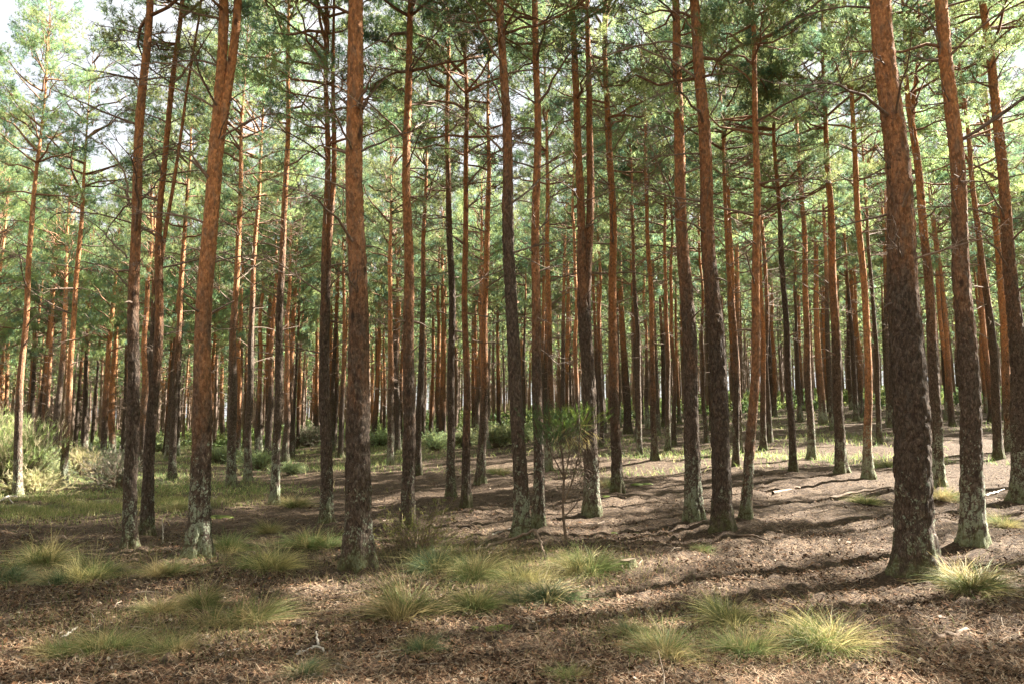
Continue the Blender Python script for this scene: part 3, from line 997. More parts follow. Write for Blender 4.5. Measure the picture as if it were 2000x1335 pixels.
# ------------------------------------------------------------------ further rows, one by one up to the limit
def free(x, y, gap):
    return all((x - a) ** 2 + (y - b) ** 2 > gap * gap for a, b in placed)


N_INDIV = 185
REGION = {
    'l': ('slim pine of the back rows, behind the broom and heather shrubs', 'back row pines behind the shrubs'),
    'c': ('slim pine of the back rows, behind the middle of the grove', 'back row pines behind the middle of the grove'),
    'r': ('slim pine of the back rows, up the rising slope on the right', 'back row pines up the slope'),
    'o': ('unseen shading pine added just outside the picture', 'unseen shading pines added just outside the picture'),
}
FAR_TRUNKS = []
rf = np.random.default_rng(77)


def proto_trunk(seed, H):
    rs = np.random.default_rng(seed)
    ph = rs.uniform(0, 6.28, 3)
    lx, ly = rs.normal(size=2) * 0.012

    def path(z):
        zc = np.clip(z, 0, None)
        return lx * zc + 0.05 * (np.sin(zc * 0.5 + ph[0]) - math.sin(ph[0])), ly * zc + 0.05 * (np.sin(zc * 0.6 + ph[1]) - math.sin(ph[1]))

    def rad(z):
        return 0.13 * np.interp(z, [-1, 0, 1.5, H * 0.55, H], [1.12, 1.1, 1.0, 0.66, 0.06])
    zs = np.concatenate([np.arange(-0.3, 9, 0.3), np.arange(9, H, 0.9), [H]])
    me = trunk_mesh(path, rad, 10, zs, seed, 2.5, 0.8)
    me.materials.append(M_BARK)
    x, y = path(np.array([7.6]))
    return me, float(x[0]), float(y[0])


PROTO = [proto_trunk(500 + i, 14.2) for i in range(10)]


def simple_pine(x, y, region, rs, leafy=True):
    lab, grp = REGION[region]
    z = float(terrain(x, y))
    root = thing('pine_tree', lab, 'tree', (x, y, z), grp, rs.random() * 6.28)
    s = rs.uniform(0.88, 1.12)
    root.scale = (s, s, s)
    k = rs.integers(0, len(PROTO))
    me, cx, cyy = PROTO[k]
    t = link('trunk', me, None, root, bark_line=float(rs.uniform(1.2, 7.0)))
    w = rs.uniform(0.75, 1.25)
    t.scale = (w, w, 1)
    c = link('crown', CROWNS[rs.integers(0, len(CROWNS))], None, root, kind='stuff')
    zc = rs.uniform(*{'l': (4.6, 7.2), 'c': (5.4, 7.5), 'r': (5.8, 7.6), 'o': (7.0, 8.0)}[region])
    c.location = (cx * w, cyy * w, zc)
    c.rotation_euler = (0, 0, rs.random() * 6.28)
    a = rs.uniform(0.68, 0.98)
    c.scale = (a, a, (14.1 - zc) / 6.4)
    b = link('dead_branches', DEADS[rs.integers(0, len(DEADS))], None, root, kind='stuff')
    b.location = (cx * w * 0.8, cyy * w * 0.8, zc - 4.0 + rs.uniform(-0.3, 0.3))
    b.rotation_euler = (0, 0, rs.random() * 6.28)
    return root


# unseen trees added outside the frame to shade the scene (towards the sun on the right, and on the left)
for _ in range(4000):
    d = rf.uniform(4, 34)
    az = rf.choice([rf.uniform(36, 100), rf.uniform(-62, -36)], p=[0.8, 0.2])
    x, y = d * math.sin(math.radians(az)), d * math.cos(math.radians(az))
    if abs(x) / max(y, 0.1) < 0.70 or x < 4 and x > -6 or not free(x, y, 2.4):
        continue
    if sum(1 for p in placed) > len(T) + 50:
        break
    placed.append((x, y))
    simple_pine(x, y, 'o', rf)

n0 = len(placed)
behind = []  # unseen pines behind the viewer, added to lower the sky fill
for _ in range(4000):
    d, az = rf.uniform(5, 26), math.radians(rf.uniform(105, 300))
    x, y = d * math.sin(az), d * math.cos(az)
    if not free(x, y, 3.0) or len(placed) > n0 + 36:
        continue
    placed.append((x, y))
    behind.append((x, y))
cand = []
for _ in range(90000):
    d = 145 * math.sqrt(rf.random())
    u = rf.uniform(-0.85, 0.85)
    x, y = u * d, d
    if y < 33 or (y < 40 and -0.25 < u < 0.1 and rf.random() < 0.7):
        continue
    cand.append((x, y))
cand.sort(key=lambda p: p[1] + rf.uniform(0, 3))
kept, grid = [], {}
for x, y in placed:
    grid.setdefault((int(x // 3), int(y // 3)), []).append((x, y))
for x, y in cand:
    gap = 2.4 if y < 60 else 2.6
    gx, gy = int(x // 3), int(y // 3)
    if any((x - a) ** 2 + (y - b) ** 2 < gap * gap for i in (-1, 0, 1) for j in (-1, 0, 1) for a, b in grid.get((gx + i, gy + j), ())):
        continue
    if rf.random() < 0.40:
        continue
    grid.setdefault((gx, gy), []).append((x, y))
    kept.append((x, y))
print('far trees', len(kept))
indiv, mass = kept[:N_INDIV], kept[N_INDIV:]
# each is told by the gap between two front pines through which it shows, and its place in that gap
MARKS = [(40, 'yellowish pine'), (134, 'grass edge pine'), (257, 'reddish pine'), (296, 'leaning pine'), (398, 'forked golden pine'), (456, 'fiery topped pine'),
         (541, 'moss footed pine'), (636, 'twin stemmed pine'), (695, 'knotted pine'), (794, 'bush footed pine'), (882, 'blackish pine'), (945, 'copper pine'),
         (1008, 'grey leaning pine'), (1051, 'sunlit edged pine'), (1154, 'two stemmed pine'), (1204, 'reddish brown pine'), (1277, 'thin paired pines'), (1347, 'flare footed pine'),
         (1405, 'straight dark pine'), (1470, 'red barked pine'), (1545, 'dark pole pine'), (1583, 'rusty orange pine'), (1638, 'brown pine'), (1693, 'bright orange pine'),
         (1775, 'thickest pine'), (1826, 'rim lit pine'), (1896, 'dark grey pine'), (1986, 'right edge pine')]
ORD = 'first second third fourth fifth sixth seventh eighth ninth tenth eleventh twelfth thirteenth fourteenth fifteenth sixteenth seventeenth eighteenth nineteenth twentieth twenty-first twenty-second twenty-third twenty-fourth twenty-fifth twenty-sixth'.split()
gaps = {}
for x, y in indiv:
    sx = 1000 + FPX * x / (y * math.cos(PITCH))
    gaps.setdefault(sum(1 for m in MARKS if m[0] < sx), []).append((sx, x, y))
for gi, rows in sorted(gaps.items()):
    rows.sort()
    for k, (sx, x, y) in enumerate(rows):
        o = ORD[k] if k < len(ORD) else 'last but %s' % ORD[len(rows) - 1 - k]
        if gi == 0:
            lab = '%s slim back row pine from the left, left of the yellowish pine' % o
        elif gi == len(MARKS):
            lab = '%s slim back row pine right of the right edge pine' % o
        else:
            lab = '%s slim back pine from left between the %s and the %s' % (o, MARKS[gi - 1][1], MARKS[gi][1])
        u = x / y
        root = simple_pine(x, y, 'l' if u < -0.3 else ('c' if u < 0.18 else 'r'), rf)
        root['label'] = lab
print('individual to', max(p[1] for p in indiv))

# beyond that the forest reads as one mass: trunks and crowns in one object
def far_forest(points):
    rs = np.random.default_rng(8)
    protos = []
    for k in range(5):
        wood, v, t, col = make_crown(600 + k, 6.4, 1.7, n_tuft=0.42, nn=5, nl=0.22, nw=0.055, lod=1, gap=0.35)
        wv, wt = np.concatenate(wood.v), np.concatenate(wood.t)
        zs = np.array([-0.3, 0, 1.5, 3, 4.5, 6, 7.6, 10, 14.0])
        path = np.stack([np.sin(zs * 0.5 + k) * 0.06, np.cos(zs * 0.4 + k) * 0.06, zs], -1)
        tv, tt = tube(path, np.interp(zs, [0, 1.5, 7, 14], [0.14, 0.125, 0.085, 0.01]), 6)
        zc = [7.4, 5.2, 6.4, 4.2, 6.0][k]
        sc = np.array([1, 1, (14 - zc) / 6.4])
        v, wv = v * sc + [0, 0, zc], wv * sc + [0, 0, zc]
        dv, dt = [], []
        n = 0
        for _ in range(16):
            z, az, L = rs.uniform(zc - 3.2, zc), rs.random() * 6.28, rs.uniform(0.5, 1.4)
            p = np.array([[0, 0, z], [math.cos(az) * L * .6, math.sin(az) * L * .6, z + .25 * L], [math.cos(az) * L, math.sin(az) * L, z + rs.uniform(.0, .5) * L]])
            a, b = tube(p, [0.02, 0.014, 0.008], 3)
            dv.append(a)
            dt.append(b + n)
            n += len(a)
        dv, dt = np.concatenate(dv), np.concatenate(dt)
        V = np.concatenate([tv, wv, dv, v])
        TT = np.concatenate([tt, wt + len(tv), dt + len(tv) + len(wv), t + len(tv) + len(wv) + len(dv)])
        MI = np.concatenate([np.zeros(len(tt)), np.ones(len(wt)), np.ones(len(dt)), np.full(len(t), 2)]).astype(np.int32)
        CC = np.concatenate([np.full((len(tv) + len(wv) + len(dv), 3), 0.1), col])
        protos.append((V, TT, MI, CC))
    # five kinds of tree, set on the points one by one
    kinds = bpy.data.collections.new('far_pines')
    for k, (V, TT, MI, CC) in enumerate(protos):
        me = mesh_np('far_pine', V, TT, CC)
        for m in (M_FARBARK, M_TWIG, M_NEEDLE):
            me.materials.append(m)
        me.polygons.foreach_set('material_index', MI)
        kinds.objects.link(bpy.data.objects.new('far_pine', me))
    pm = bpy.data.meshes.new('far_forest')
    pts = np.array([(x, y, float(terrain(x, y))) for x, y in points], dtype=np.float32)
    pm.vertices.add(len(pts))
    pm.vertices.foreach_set('co', pts.ravel())
    for nm, arr in (('turn', rs.uniform(0, 6.28, len(pts))), ('size', rs.uniform(0.88, 1.12, len(pts)))):
        at = pm.attributes.new(nm, 'FLOAT', 'POINT')
        at.data.foreach_set('value', arr.astype(np.float32))
    at = pm.attributes.new('which', 'INT', 'POINT')
    at.data.foreach_set('value', rs.integers(0, 5, len(pts)).astype(np.int32))
    o = link('far_forest', pm)
    o['kind'] = 'stuff'
    o['label'] = 'mass of distant pine trunks and crowns beyond the last separate rows, plus unseen pines added behind for shade'
    ng = bpy.data.node_groups.new('plant_pines', 'GeometryNodeTree')
    ng.interface.new_socket('Geometry', in_out='INPUT', socket_type='NodeSocketGeometry')
    ng.interface.new_socket('Geometry', in_out='OUTPUT', socket_type='NodeSocketGeometry')
    N, L = ng.nodes, ng.links
    gi, go = N.new('NodeGroupInput'), N.new('NodeGroupOutput')
    ci = N.new('GeometryNodeCollectionInfo')
    ci.inputs['Collection'].default_value = kinds
    ci.inputs['Separate Children'].default_value = True
    ip = N.new('GeometryNodeInstanceOnPoints')
    ip.inputs['Pick Instance'].default_value = True

    def named(nm, typ):
        q = N.new('GeometryNodeInputNamedAttribute')
        q.data_type = typ
        q.inputs['Name'].default_value = nm
        return q.outputs['Attribute']
    rot = N.new('ShaderNodeCombineXYZ')
    L.new(named('turn', 'FLOAT'), rot.inputs[2])
    L.new(gi.outputs[0], ip.inputs['Points'])
    L.new(ci.outputs[0], ip.inputs['Instance'])
    L.new(named('which', 'INT'), ip.inputs['Instance Index'])
    L.new(rot.outputs[0], ip.inputs['Rotation'])
    L.new(named('size', 'FLOAT'), ip.inputs['Scale'])
    L.new(ip.outputs[0], go.inputs[0])
    md = o.modifiers.new('plant_pines', 'NODES')
    md.node_group = ng


def far_bark():
    m, nt, N, L, out = new_mat('far_bark')
    tc = N.new('ShaderNodeTexCoord')
    sep = N.new('ShaderNodeSeparateXYZ')
    L.new(tc.outputs['Object'], sep.inputs[0])
    info = N.new('ShaderNodeObjectInfo')
    n = math_node(N, L, 'ADD', math_node(N, L, 'MULTIPLY', noise(N, L, mapping(N, L, tc.outputs['Object'], (0.8, 0.8, 0.4)), 1.0, 3, 0.6), 0.4), math_node(N, L, 'MULTIPLY', info.outputs['Random'], 0.6))
    n2 = noise(N, L, mapping(N, L, tc.outputs['Object'], (6, 6, 3)), 1.0, 3, 0.6)
    zz = math_node(N, L, 'ADD', sep.outputs[2], math_node(N, L, 'MULTIPLY', math_node(N, L, 'SUBTRACT', n, 0.5), 12.0))
    a = ramp(N, L, n2, [(0.3, (0.10, 0.065, 0.048)), (0.7, (0.24, 0.165, 0.12))])
    b = ramp(N, L, n2, [(0.3, (0.26, 0.115, 0.055)), (0.7, (0.50, 0.27, 0.14))])
    bs = N.new('ShaderNodeBsdfPrincipled')
    bs.inputs['Roughness'].default_value = 0.85
    L.new(mixc(N, L, maprange(N, L, zz, 3.5, 9.0), a, b), bs.inputs['Base Color'])
    L.new(bs.outputs[0], out.inputs[0])
    return m


M_FARBARK = far_bark()
# the forest goes on unseen behind the viewer and to the sides, added to cut ambient light
for _ in range(6000):
    d, az = rf.uniform(27, 80), math.radians(rf.uniform(50, 310))
    x, y = d * math.sin(az), d * math.cos(az)
    if (y > 0 and abs(x) / y < 0.95) or len(mass) > 5000:
        continue
    gx, gy = int(x // 3), int(y // 3)
    if any((x - a) ** 2 + (y - b) ** 2 < 14 for i in (-2, -1, 0, 1, 2) for j in (-2, -1, 0, 1, 2) for a, b in grid.get((gx + i, gy + j), ())):
        continue
    grid.setdefault((gx, gy), []).append((x, y))
    mass.append((x, y))
mass += behind
far_forest(mass)

# ------------------------------------------------------------------ grass tussocks
STRAW = np.array([0.54, 0.45, 0.22])
GREEN = np.array([0.155, 0.190, 0.070])
TEAL = np.array([0.095, 0.130, 0.062])


def tussock_mesh(name, seed, n, L, tip, root_c, r=0.10, upright=0.0):
    rng = np.random.default_rng(seed)
    nl = 46
    la, lq, lt, ll = rng.random(nl) * 6.283, np.sqrt(rng.random(nl)), rng.normal(size=nl) * 0.26, rng.uniform(0.5, 1.3, nl)
    k_ = rng.integers(0, nl, n)
    a = la[k_] + rng.normal(size=n) * 0.22
    q = np.clip(lq[k_] + rng.normal(size=n) * 0.12, 0, 1.2)
    hx, hy = rng.normal(size=(2, 4)) * 0.095
    heart = rng.integers(0, 4, nl)[k_]
    base = np.stack([np.cos(a) * q * r + hx[heart], np.sin(a) * q * r + hy[heart], np.zeros(n)], -1)
    tilt = np.clip(q * 0.85 + lt[k_] + rng.normal(size=n) * 0.2, 0.02, 1.45) * (1 - upright)
    tilt = np.where(rng.random(n) < 0.12, rng.uniform(1.2, 1.5, n), tilt)
    a2 = a + rng.normal(size=n) * 0.25
    # blades lie over to one side in locks
    lock = 0.25 * np.sin(a * 3 + seed)
    d = np.stack([np.sin(tilt) * np.cos(a2 + lock), np.sin(tilt) * np.sin(a2 + lock), np.cos(tilt)], -1)
    Ls = L * rng.uniform(0.5, 1.15, n) * ll[k_]
    bend = rng.uniform(0.25, 1.0, n) * (1 - upright * 0.6)
    v, t, s = blades(base, d, Ls, bend, 0.0052, rng)
    v[:, 2] = np.maximum(v[:, 2], 0.004)
    k = rng.uniform(0.5, 1.4, (n, 1)).repeat(8, 0)
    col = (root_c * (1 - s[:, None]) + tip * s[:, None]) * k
    me = mesh_np(name, v, t, col)
    me.materials.append(M_GRASS)
    return me


TUFT = {}
for k, (tip_g, mix) in {'straw': (STRAW * 1.0, 0.55), 'mixed': (STRAW * 0.85, 0.40), 'green': (GREEN * 1.5, 0.22), 'teal': (TEAL * 1.2, 0.25)}.items():
    for j in range(2):
        nd = int(1700 * mix)
        ng = 1700 - nd
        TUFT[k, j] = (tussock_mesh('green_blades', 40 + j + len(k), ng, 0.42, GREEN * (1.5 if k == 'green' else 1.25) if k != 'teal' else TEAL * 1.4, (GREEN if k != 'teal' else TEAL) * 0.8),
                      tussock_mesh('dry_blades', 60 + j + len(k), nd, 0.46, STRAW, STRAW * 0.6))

G = 'grass tussocks on the forest floor'
# photo x, photo y of the foot, width in the photo, kind, label
TUS = [
 (1610,1262,215,'straw','largest straw coloured grass tussock, in front of the thickest pine'),
 (1465,1275,150,'mixed','green and straw tussock touching the left side of the largest tussock'),
 (1418,1215,130,'mixed','small upright tussock with tall green stems behind the green and straw one'),
 (1305,1280,175,'straw','wide dry tussock, the outermost on the left of the foreground row right of centre'),
 (1232,1240,95,'teal','dull grey green tussock behind the left end of the foreground row'),
 (1890,1150,170,'straw','straw tussock leaning right beside the foot of the thickest pine'),
 (1105,1325,90,'green','green sedge like tuft cut by the bottom edge near the centre'),
 (790,1205,185,'mixed','big drooping tussock of mixed colour below the knotted pine'),
 (925,1130,150,'straw','bright sunlit straw tussock in the centre of the clump'),
 (928,1190,140,'mixed','tussock hanging down just in front of the bright straw one'),
 (1062,1175,150,'teal','dark green shaded tussock right of the centre of the clump'),
 (1012,1135,110,'straw','pale tussock between the bright straw one and the bright green one'),
 (1150,1118,130,'green','bright green tussock near the foot of the leggy broom'),
 (838,1112,130,'teal','dark green tussock behind the big drooping tussock'),
 (820,1275,110,'teal','low grey green tuft in front of the big drooping tussock'),
 (600,1315,95,'teal','grey green tuft beside the pale forked stick'),
 (465,1220,160,'mixed','big rounded tussock standing alone below the forked golden pine'),
 (385,1185,120,'mixed','flattened tussock just behind the big rounded one'),
 (310,1195,100,'straw','low thin straw tuft left of the flattened tussock'),
 (335,1275,120,'mixed','tussock at the right end of the low straw row near the bottom left'),
 (215,1268,150,'straw','widest tussock of the low straw row near the bottom left'),
 (110,1280,120,'mixed','thin tussock at the left end of the low straw row'),
 (520,1112,120,'straw','sunlit straw tussock between the forked golden pine and the knotted pine'),
 (612,1068,130,'green','bright green tussock left of the foot of the knotted pine'),
 (447,1075,100,'green','soft green tussock right of the foot of the forked golden pine'),
 (333,1122,120,'straw','straw tussock in front of the forked golden pine'),
 (18,1135,110,'teal','dark green tussock at the left edge of the picture'),
 (72,1105,140,'straw','straw topped tussock in the shaded cluster at the left'),
 (112,1140,110,'teal','dark tussock at the front of the shaded cluster at the left'),
 (172,1132,130,'mixed','rounded tussock in the middle of the shaded cluster at the left'),
 (222,1122,90,'teal','last tussock on the right end of the shaded cluster at the left'),
 (1690,982,60,'green','small green tuft on the sunny slope left of the thickest pine'),
 (1838,975,75,'straw','glowing straw tuft between the thickest pine and the dark grey pine'),
 (1962,1028,80,'mixed','dull tuft right of the dark grey pine'),
 (1190,950,50,'green','small tuft left of the foot of the reddish brown pine'),
 (572,988,75,'straw','straw tuft beside the foot of the moss footed dark pine'),
 (345,995,55,'straw','small straw tuft right of the leaning pine with a side stem'),
 (525,1040,70,'mixed','thin tuft in the shade below the moss footed dark pine'),
 (1372,1075,45,'green','tiny green tuft in front of the straight dark pine'),
 (1725,912,55,'green','fresh green tuft right of the bright orange pine'),
 (975,925,50,'straw','faint yellow tuft near the foot of the grey leaning pine'),
]
for i, (px, py, w, k, lab) in enumerate(TUS):
    p = on_ground(px, py)
    s = (w / FPX * p[1]) / 0.82
    root = thing('grass_tussock', lab, 'grass', tuple(p - [0, 0, 0.01]), G, i * 1.7)
    root.scale = (s * (0.9 + 0.08 * (i % 4)), s * (1.15 - 0.07 * (i % 5)), s * (0.88 + 0.06 * (i * 7 % 5)))
    root.rotation_euler = (0.12 * math.sin(i * 2.3), 0.12 * math.cos(i * 1.9), i * 1.7)
    g, dd = TUFT[k, i % 2]
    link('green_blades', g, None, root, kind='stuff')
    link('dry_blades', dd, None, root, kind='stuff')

# ------------------------------------------------------------------ shrubs
def bush_mesh(name, seed, n, R, H, cols, leaf, width, upright):
    """many fine shoots rising from a short stock"""
    rng = np.random.default_rng(seed)
    w = Acc()
    P, D = [], []
    for i in range(n):
        a = rng.random() * 6.283
        tilt = abs(rng.normal() * (0.65 - 0.35 * upright))
        d = np.array([math.sin(tilt) * math.cos(a), math.sin(tilt) * math.sin(a), math.cos(tilt)])
        b = np.array([math.cos(a), math.sin(a), 0]) * R * 0.3 * rng.random()
        L = H * rng.uniform(0.55, 1.05)
        e = b + d * L + np.array([d[0], d[1], 0]) * R * 0.25
        m = (b + e) / 2 + np.array([0, 0, 0.06 * L]) + rng.normal(size=3) * 0.03
        w.add(*tube(np.array([b, m, e]), [0.008, 0.005, 0.002], 3))
        for t in np.linspace(0.35, 1, 9):
            P.append(b + (e - b) * t + rng.normal(size=3) * 0.06 * H)
            D.append(norm(d + rng.normal(size=3) * 0.45))
    P, D = np.array(P), np.array(D)
    P[:, 2] = np.maximum(P[:, 2], 0.02)
    nn = 9
    v, t = needles(P, D, leaf * 1.2, nn, leaf, width, rng, (0.1, 0.7))
    k = rng.integers(0, len(cols), len(P))
    col = np.repeat(np.array(cols)[k] * rng.uniform(0.7, 1.3, (len(k), 1)), nn * 3, 0)
    stems = w.mesh('stems')
    stems.materials.append(M_BROWNWOOD)
    fol = mesh_np('foliage', v, t, col)
    fol.materials.append(M_SHRUB)
    return stems, fol


BUSH = {
    'broom': bush_mesh('broom', 1, 170, 0.6, 1.0, [(0.20, 0.28, 0.11), (0.27, 0.34, 0.13), (0.38, 0.35, 0.21)], 0.11, 0.007, 0.8),
    'heather': bush_mesh('heather', 2, 130, 0.6, 0.8, [(0.20, 0.18, 0.14), (0.13, 0.16, 0.09), (0.28, 0.25, 0.19)], 0.07, 0.009, 0.2),
    'leafy': bush_mesh('leafy', 3, 110, 0.6, 0.8, [(0.25, 0.29, 0.15), (0.32, 0.35, 0.17), (0.21, 0.26, 0.15)], 0.09, 0.016, 0.3),
    'dry': bush_mesh('dry', 4, 110, 0.6, 0.7, [(0.36, 0.31, 0.19), (0.28, 0.24, 0.14), (0.20, 0.21, 0.09)], 0.11, 0.008, 0.2),
}
SH = [
 (28,962,140,140,'broom','broom_bush','tall sunlit broom bush of green shoots at the left edge','shrub'),
 (-30,955,150,150,'broom','broom_bush','broom bush cut by the left edge of the picture','shrub'),
 (78,935,80,80,'leafy','leafy_bush','grey green bush in the shade right of the tall broom','shrub'),
 (92,940,90,60,'leafy','leafy_bush','low fresh green bush between the two pines by the grassy edge','shrub'),
 (228,955,120,70,'heather','heather_bush','grey twiggy heather bush left of the reddish pine','shrub'),
 (190,925,90,50,'heather','heather_bush','smaller grey heather bush behind the twiggy one','shrub'),
 (158,930,80,50,'dry','dry_bush','straw coloured bush behind the orange pine at the grassy edge','shrub'),
 (60,965,110,40,'dry','dry_bush','flat dead bush at the foot of the yellowish pine','shrub'),
 (200,880,110,35,'leafy','leafy_bush','dark low bush behind the pale grey and yellow pine','shrub'),
 (315,880,80,40,'leafy','leafy_bush','pale green bush right of the leaning pine with a side stem','shrub'),
 (430,905,80,45,'leafy','leafy_bush','green bush behind the forked golden pine','shrub'),
 (505,915,70,45,'leafy','leafy_bush','green bush between the thin grey brown pine and the moss footed pine','shrub'),
 (570,925,60,30,'leafy','leafy_bush','low bright bush right of the moss footed dark pine','shrub'),
 (605,870,90,40,'heather','heather_bush','brownish bush left of the twin stemmed pine','shrub'),
 (740,870,90,42,'leafy','leafy_bush','green bush right of the knotted pine','shrub'),
 (850,880,70,50,'leafy','leafy_bush','green bush left of the blackish slender pine','shrub'),
 (905,872,80,45,'leafy','leafy_bush','green bush between the slender orange pine and the copper coloured pine','shrub'),
 (975,870,90,55,'leafy','leafy_bush','green bush behind the grey leaning pine','shrub'),
 (1020,862,80,50,'leafy','leafy_bush','darker bush between the grey leaning pine and its sunlit edged neighbour','shrub'),
 (985,828,70,35,'dry','dry_bush','sunlit far bush above the green one behind the grey leaning pine','shrub'),
]
for i, (px, py, w, h, k, nm, lab, cat) in enumerate(SH):
    p = on_ground(px, py)
    root = thing(nm, lab, cat, tuple(p), 'shrubs at the back of the clearing', i * 2.1)
    sx = w / FPX * p[1] / 1.25
    sz = h / FPX * p[1] / {'broom': 1.05, 'heather': 0.8, 'leafy': 1.1, 'dry': 0.7}[k]
    root.scale = (sx, sx, sz)
    st, fo = BUSH[k]
    link('stems', st, None, root, kind='stuff')
    link('foliage', fo, None, root, kind='stuff')

# the leggy broom in the middle
def leggy_broom():
    rng = np.random.default_rng(21)
    base = on_ground(1108, 1068)
    y0 = base[1]
    root = thing('leggy_broom', 'leggy broom shrub with bare thin stems and green tufted head before the stout pine', 'shrub', tuple(base))
    W = lambda px, py, dy=0.0: at_depth(px, py, y0 + dy) - base
    stems = [
        ([(1108, 1068), (1101, 1020), (1099, 980), (1102, 930), (1098, 890), (1090, 850), (1078, 820)], 0.020),
        ([(1099, 985), (1118, 940), (1130, 890), (1132, 850), (1136, 820)], 0.012),
        ([(1101, 1010), (1125, 985), (1140, 950), (1145, 900)], 0.009),
        ([(1101, 930), (1088, 905), (1072, 875), (1062, 840)], 0.010),
        ([(1102, 940), (1112, 890), (1110, 850), (1115, 825)], 0.009),
    ]
    for i, (pl, r) in enumerate(stems):
        q = np.array([W(px, py, 0.05 * i * k / 3 - 0.08 * i * (i % 2) * k / 4) for k, (px, py) in enumerate(pl)])
        if i == 0:
            q[0, 2] -= 0.03
        n = len(q)
        tt = np.linspace(0, n - 1, n * 4)
        Q = np.stack([np.interp(tt, np.arange(n), q[:, k]) for k in range(3)], -1)
        Q[1:-1] = (Q[:-2] + 2 * Q[1:-1] + Q[2:]) / 4
        link('stem', Acc_tube(Q, np.linspace(r, r * 0.4, len(Q))), M_BROWNWOOD, root)
    for cx, cyy, w, h, cols, up in (
        (1062, 845, 34, 54, [(0.06, 0.105, 0.045), (0.085, 0.13, 0.05)], 0.8),
        (1130, 828, 44, 28, [(0.17, 0.27, 0.06), (0.24, 0.32, 0.08), (0.11, 0.19, 0.05)], 0.5),
        (1096, 842, 36, 36, [(0.09, 0.15, 0.05), (0.13, 0.18, 0.06)], 0.4)):
        P, D = [], []
        for _ in range(95):
            a = rng.normal(size=2) * 0.38
            P.append(W(cx + a[0] * w * 1.1, cyy + rng.uniform(-0.8, 0.55) * h, rng.normal() * 0.14))
            D.append(norm(np.array([a[0] * 1.2 + rng.normal() * 0.3, rng.normal() * 0.5, up + rng.random() * 0.6])))
        v, t = needles(np.array(P), np.array(D), 0.15, 16, 0.075, 0.0042, rng, (0.12, 0.6))
        k = rng.integers(0, len(cols), len(P))
        me = mesh_np('foliage', v, t, np.repeat(np.array(cols)[k] * rng.uniform(0.7, 1.3, (len(k), 1)), 48, 0))
        me.materials.append(M_SHRUB)
        link('foliage', me, None, root, kind='stuff')
    a = Acc()
    for _ in range(170):
        p = W(1142 + rng.normal() * 17, 880 + rng.normal() * 30, rng.normal() * 0.12)
        d = norm(np.array([rng.normal() * 0.7, rng.normal() * 0.4, -0.9 + rng.normal() * 0.4]))
        a.add(*tube(np.array([p, p + d * 0.12 + rng.normal(size=3) * 0.02, p + d * 0.26 + rng.normal(size=3) * 0.05]), [0.004, 0.003, 0.0015], 3))
    for _ in range(70):
        p = W(1100 + rng.normal() * 16, 890 + rng.normal() * 40, rng.normal() * 0.1)
        d = norm(np.array([rng.normal() * 0.8, rng.normal() * 0.4, 0.7]))
        a.add(*tube(np.array([p, p + d * 0.2]), [0.004, 0.0015], 3))
    link('dead_twigs', a.mesh('dead_twigs'), M_BROWNWOOD, root, kind='stuff')
    # the sunlit dry shoots under the green head
    P = np.array([W(1125 + rng.normal() * 14, 845 + rng.normal() * 6, rng.normal() * 0.1) for _ in range(22)])
    D = norm(np.stack([rng.normal(size=22) * 0.6 + 0.4, rng.normal(size=22) * 0.3, -0.5 + rng.normal(size=22) * 0.4], -1))
    v, t = needles(P, D, 0.15, 10, 0.12, 0.006, rng, (0.05, 0.4))
    me = mesh_np('dry_shoots', v, t, np.tile([0.42, 0.33, 0.17], (len(v), 1)))
    me.materials.append(M_SHRUB)
    link('dry_shoots', me, None, root, kind='stuff')


def Acc_tube(Q, r, sides=7, name='stem'):
    a = Acc()
    a.add(*tube(Q, r, sides))
    return a.mesh(name, True)


leggy_broom()

# the straggly bush round the foot of the orange pine
def straggly_bush():
    rng = np.random.default_rng(31)
    base = on_ground(815, 1072)
    root = thing('straggly_bush', 'straggly yellow green bush of bare thin twigs round the foot of the orange pine', 'shrub', tuple(base))
    a = Acc()
    P, D = [], []
    for _ in range(80):
        az = rng.random() * 6.283
        L = rng.uniform(0.3, 0.8)
        t = rng.uniform(0.3, 1.25)
        d = np.array([math.sin(t) * math.cos(az), math.sin(t) * math.sin(az), math.cos(t)])
        b = np.array([math.cos(az), math.sin(az), 0]) * 0.2 * rng.random()
        q = np.array([b, b + d * L * 0.5 + rng.normal(size=3) * 0.03, b + d * L + np.array([0, 0, -0.06])])
        a.add(*tube(q, [0.006, 0.004, 0.0015], 3))
        for u in np.linspace(0.4, 1, 6):
            P.append(b + (q[2] - b) * u + rng.normal(size=3) * 0.03)
            D.append(norm(d + rng.normal(size=3) * 0.6))
    link('stems', a.mesh('stems'), M_BROWNWOOD, root, kind='stuff')
    P, D = np.array(P), np.array(D)
    P[:, 2] = np.maximum(P[:, 2], 0.01)
    v, t = needles(P, D, 0.08, 6, 0.05, 0.006, rng, (0.2, 1.0))
    me = mesh_np('foliage', v, t, np.repeat(np.array([(0.20, 0.20, 0.06), (0.14, 0.16, 0.05)])[rng.integers(0, 2, len(P))], 18, 0))
    me.materials.append(M_SHRUB)
    link('foliage', me, None, root, kind='stuff')


straggly_bush()

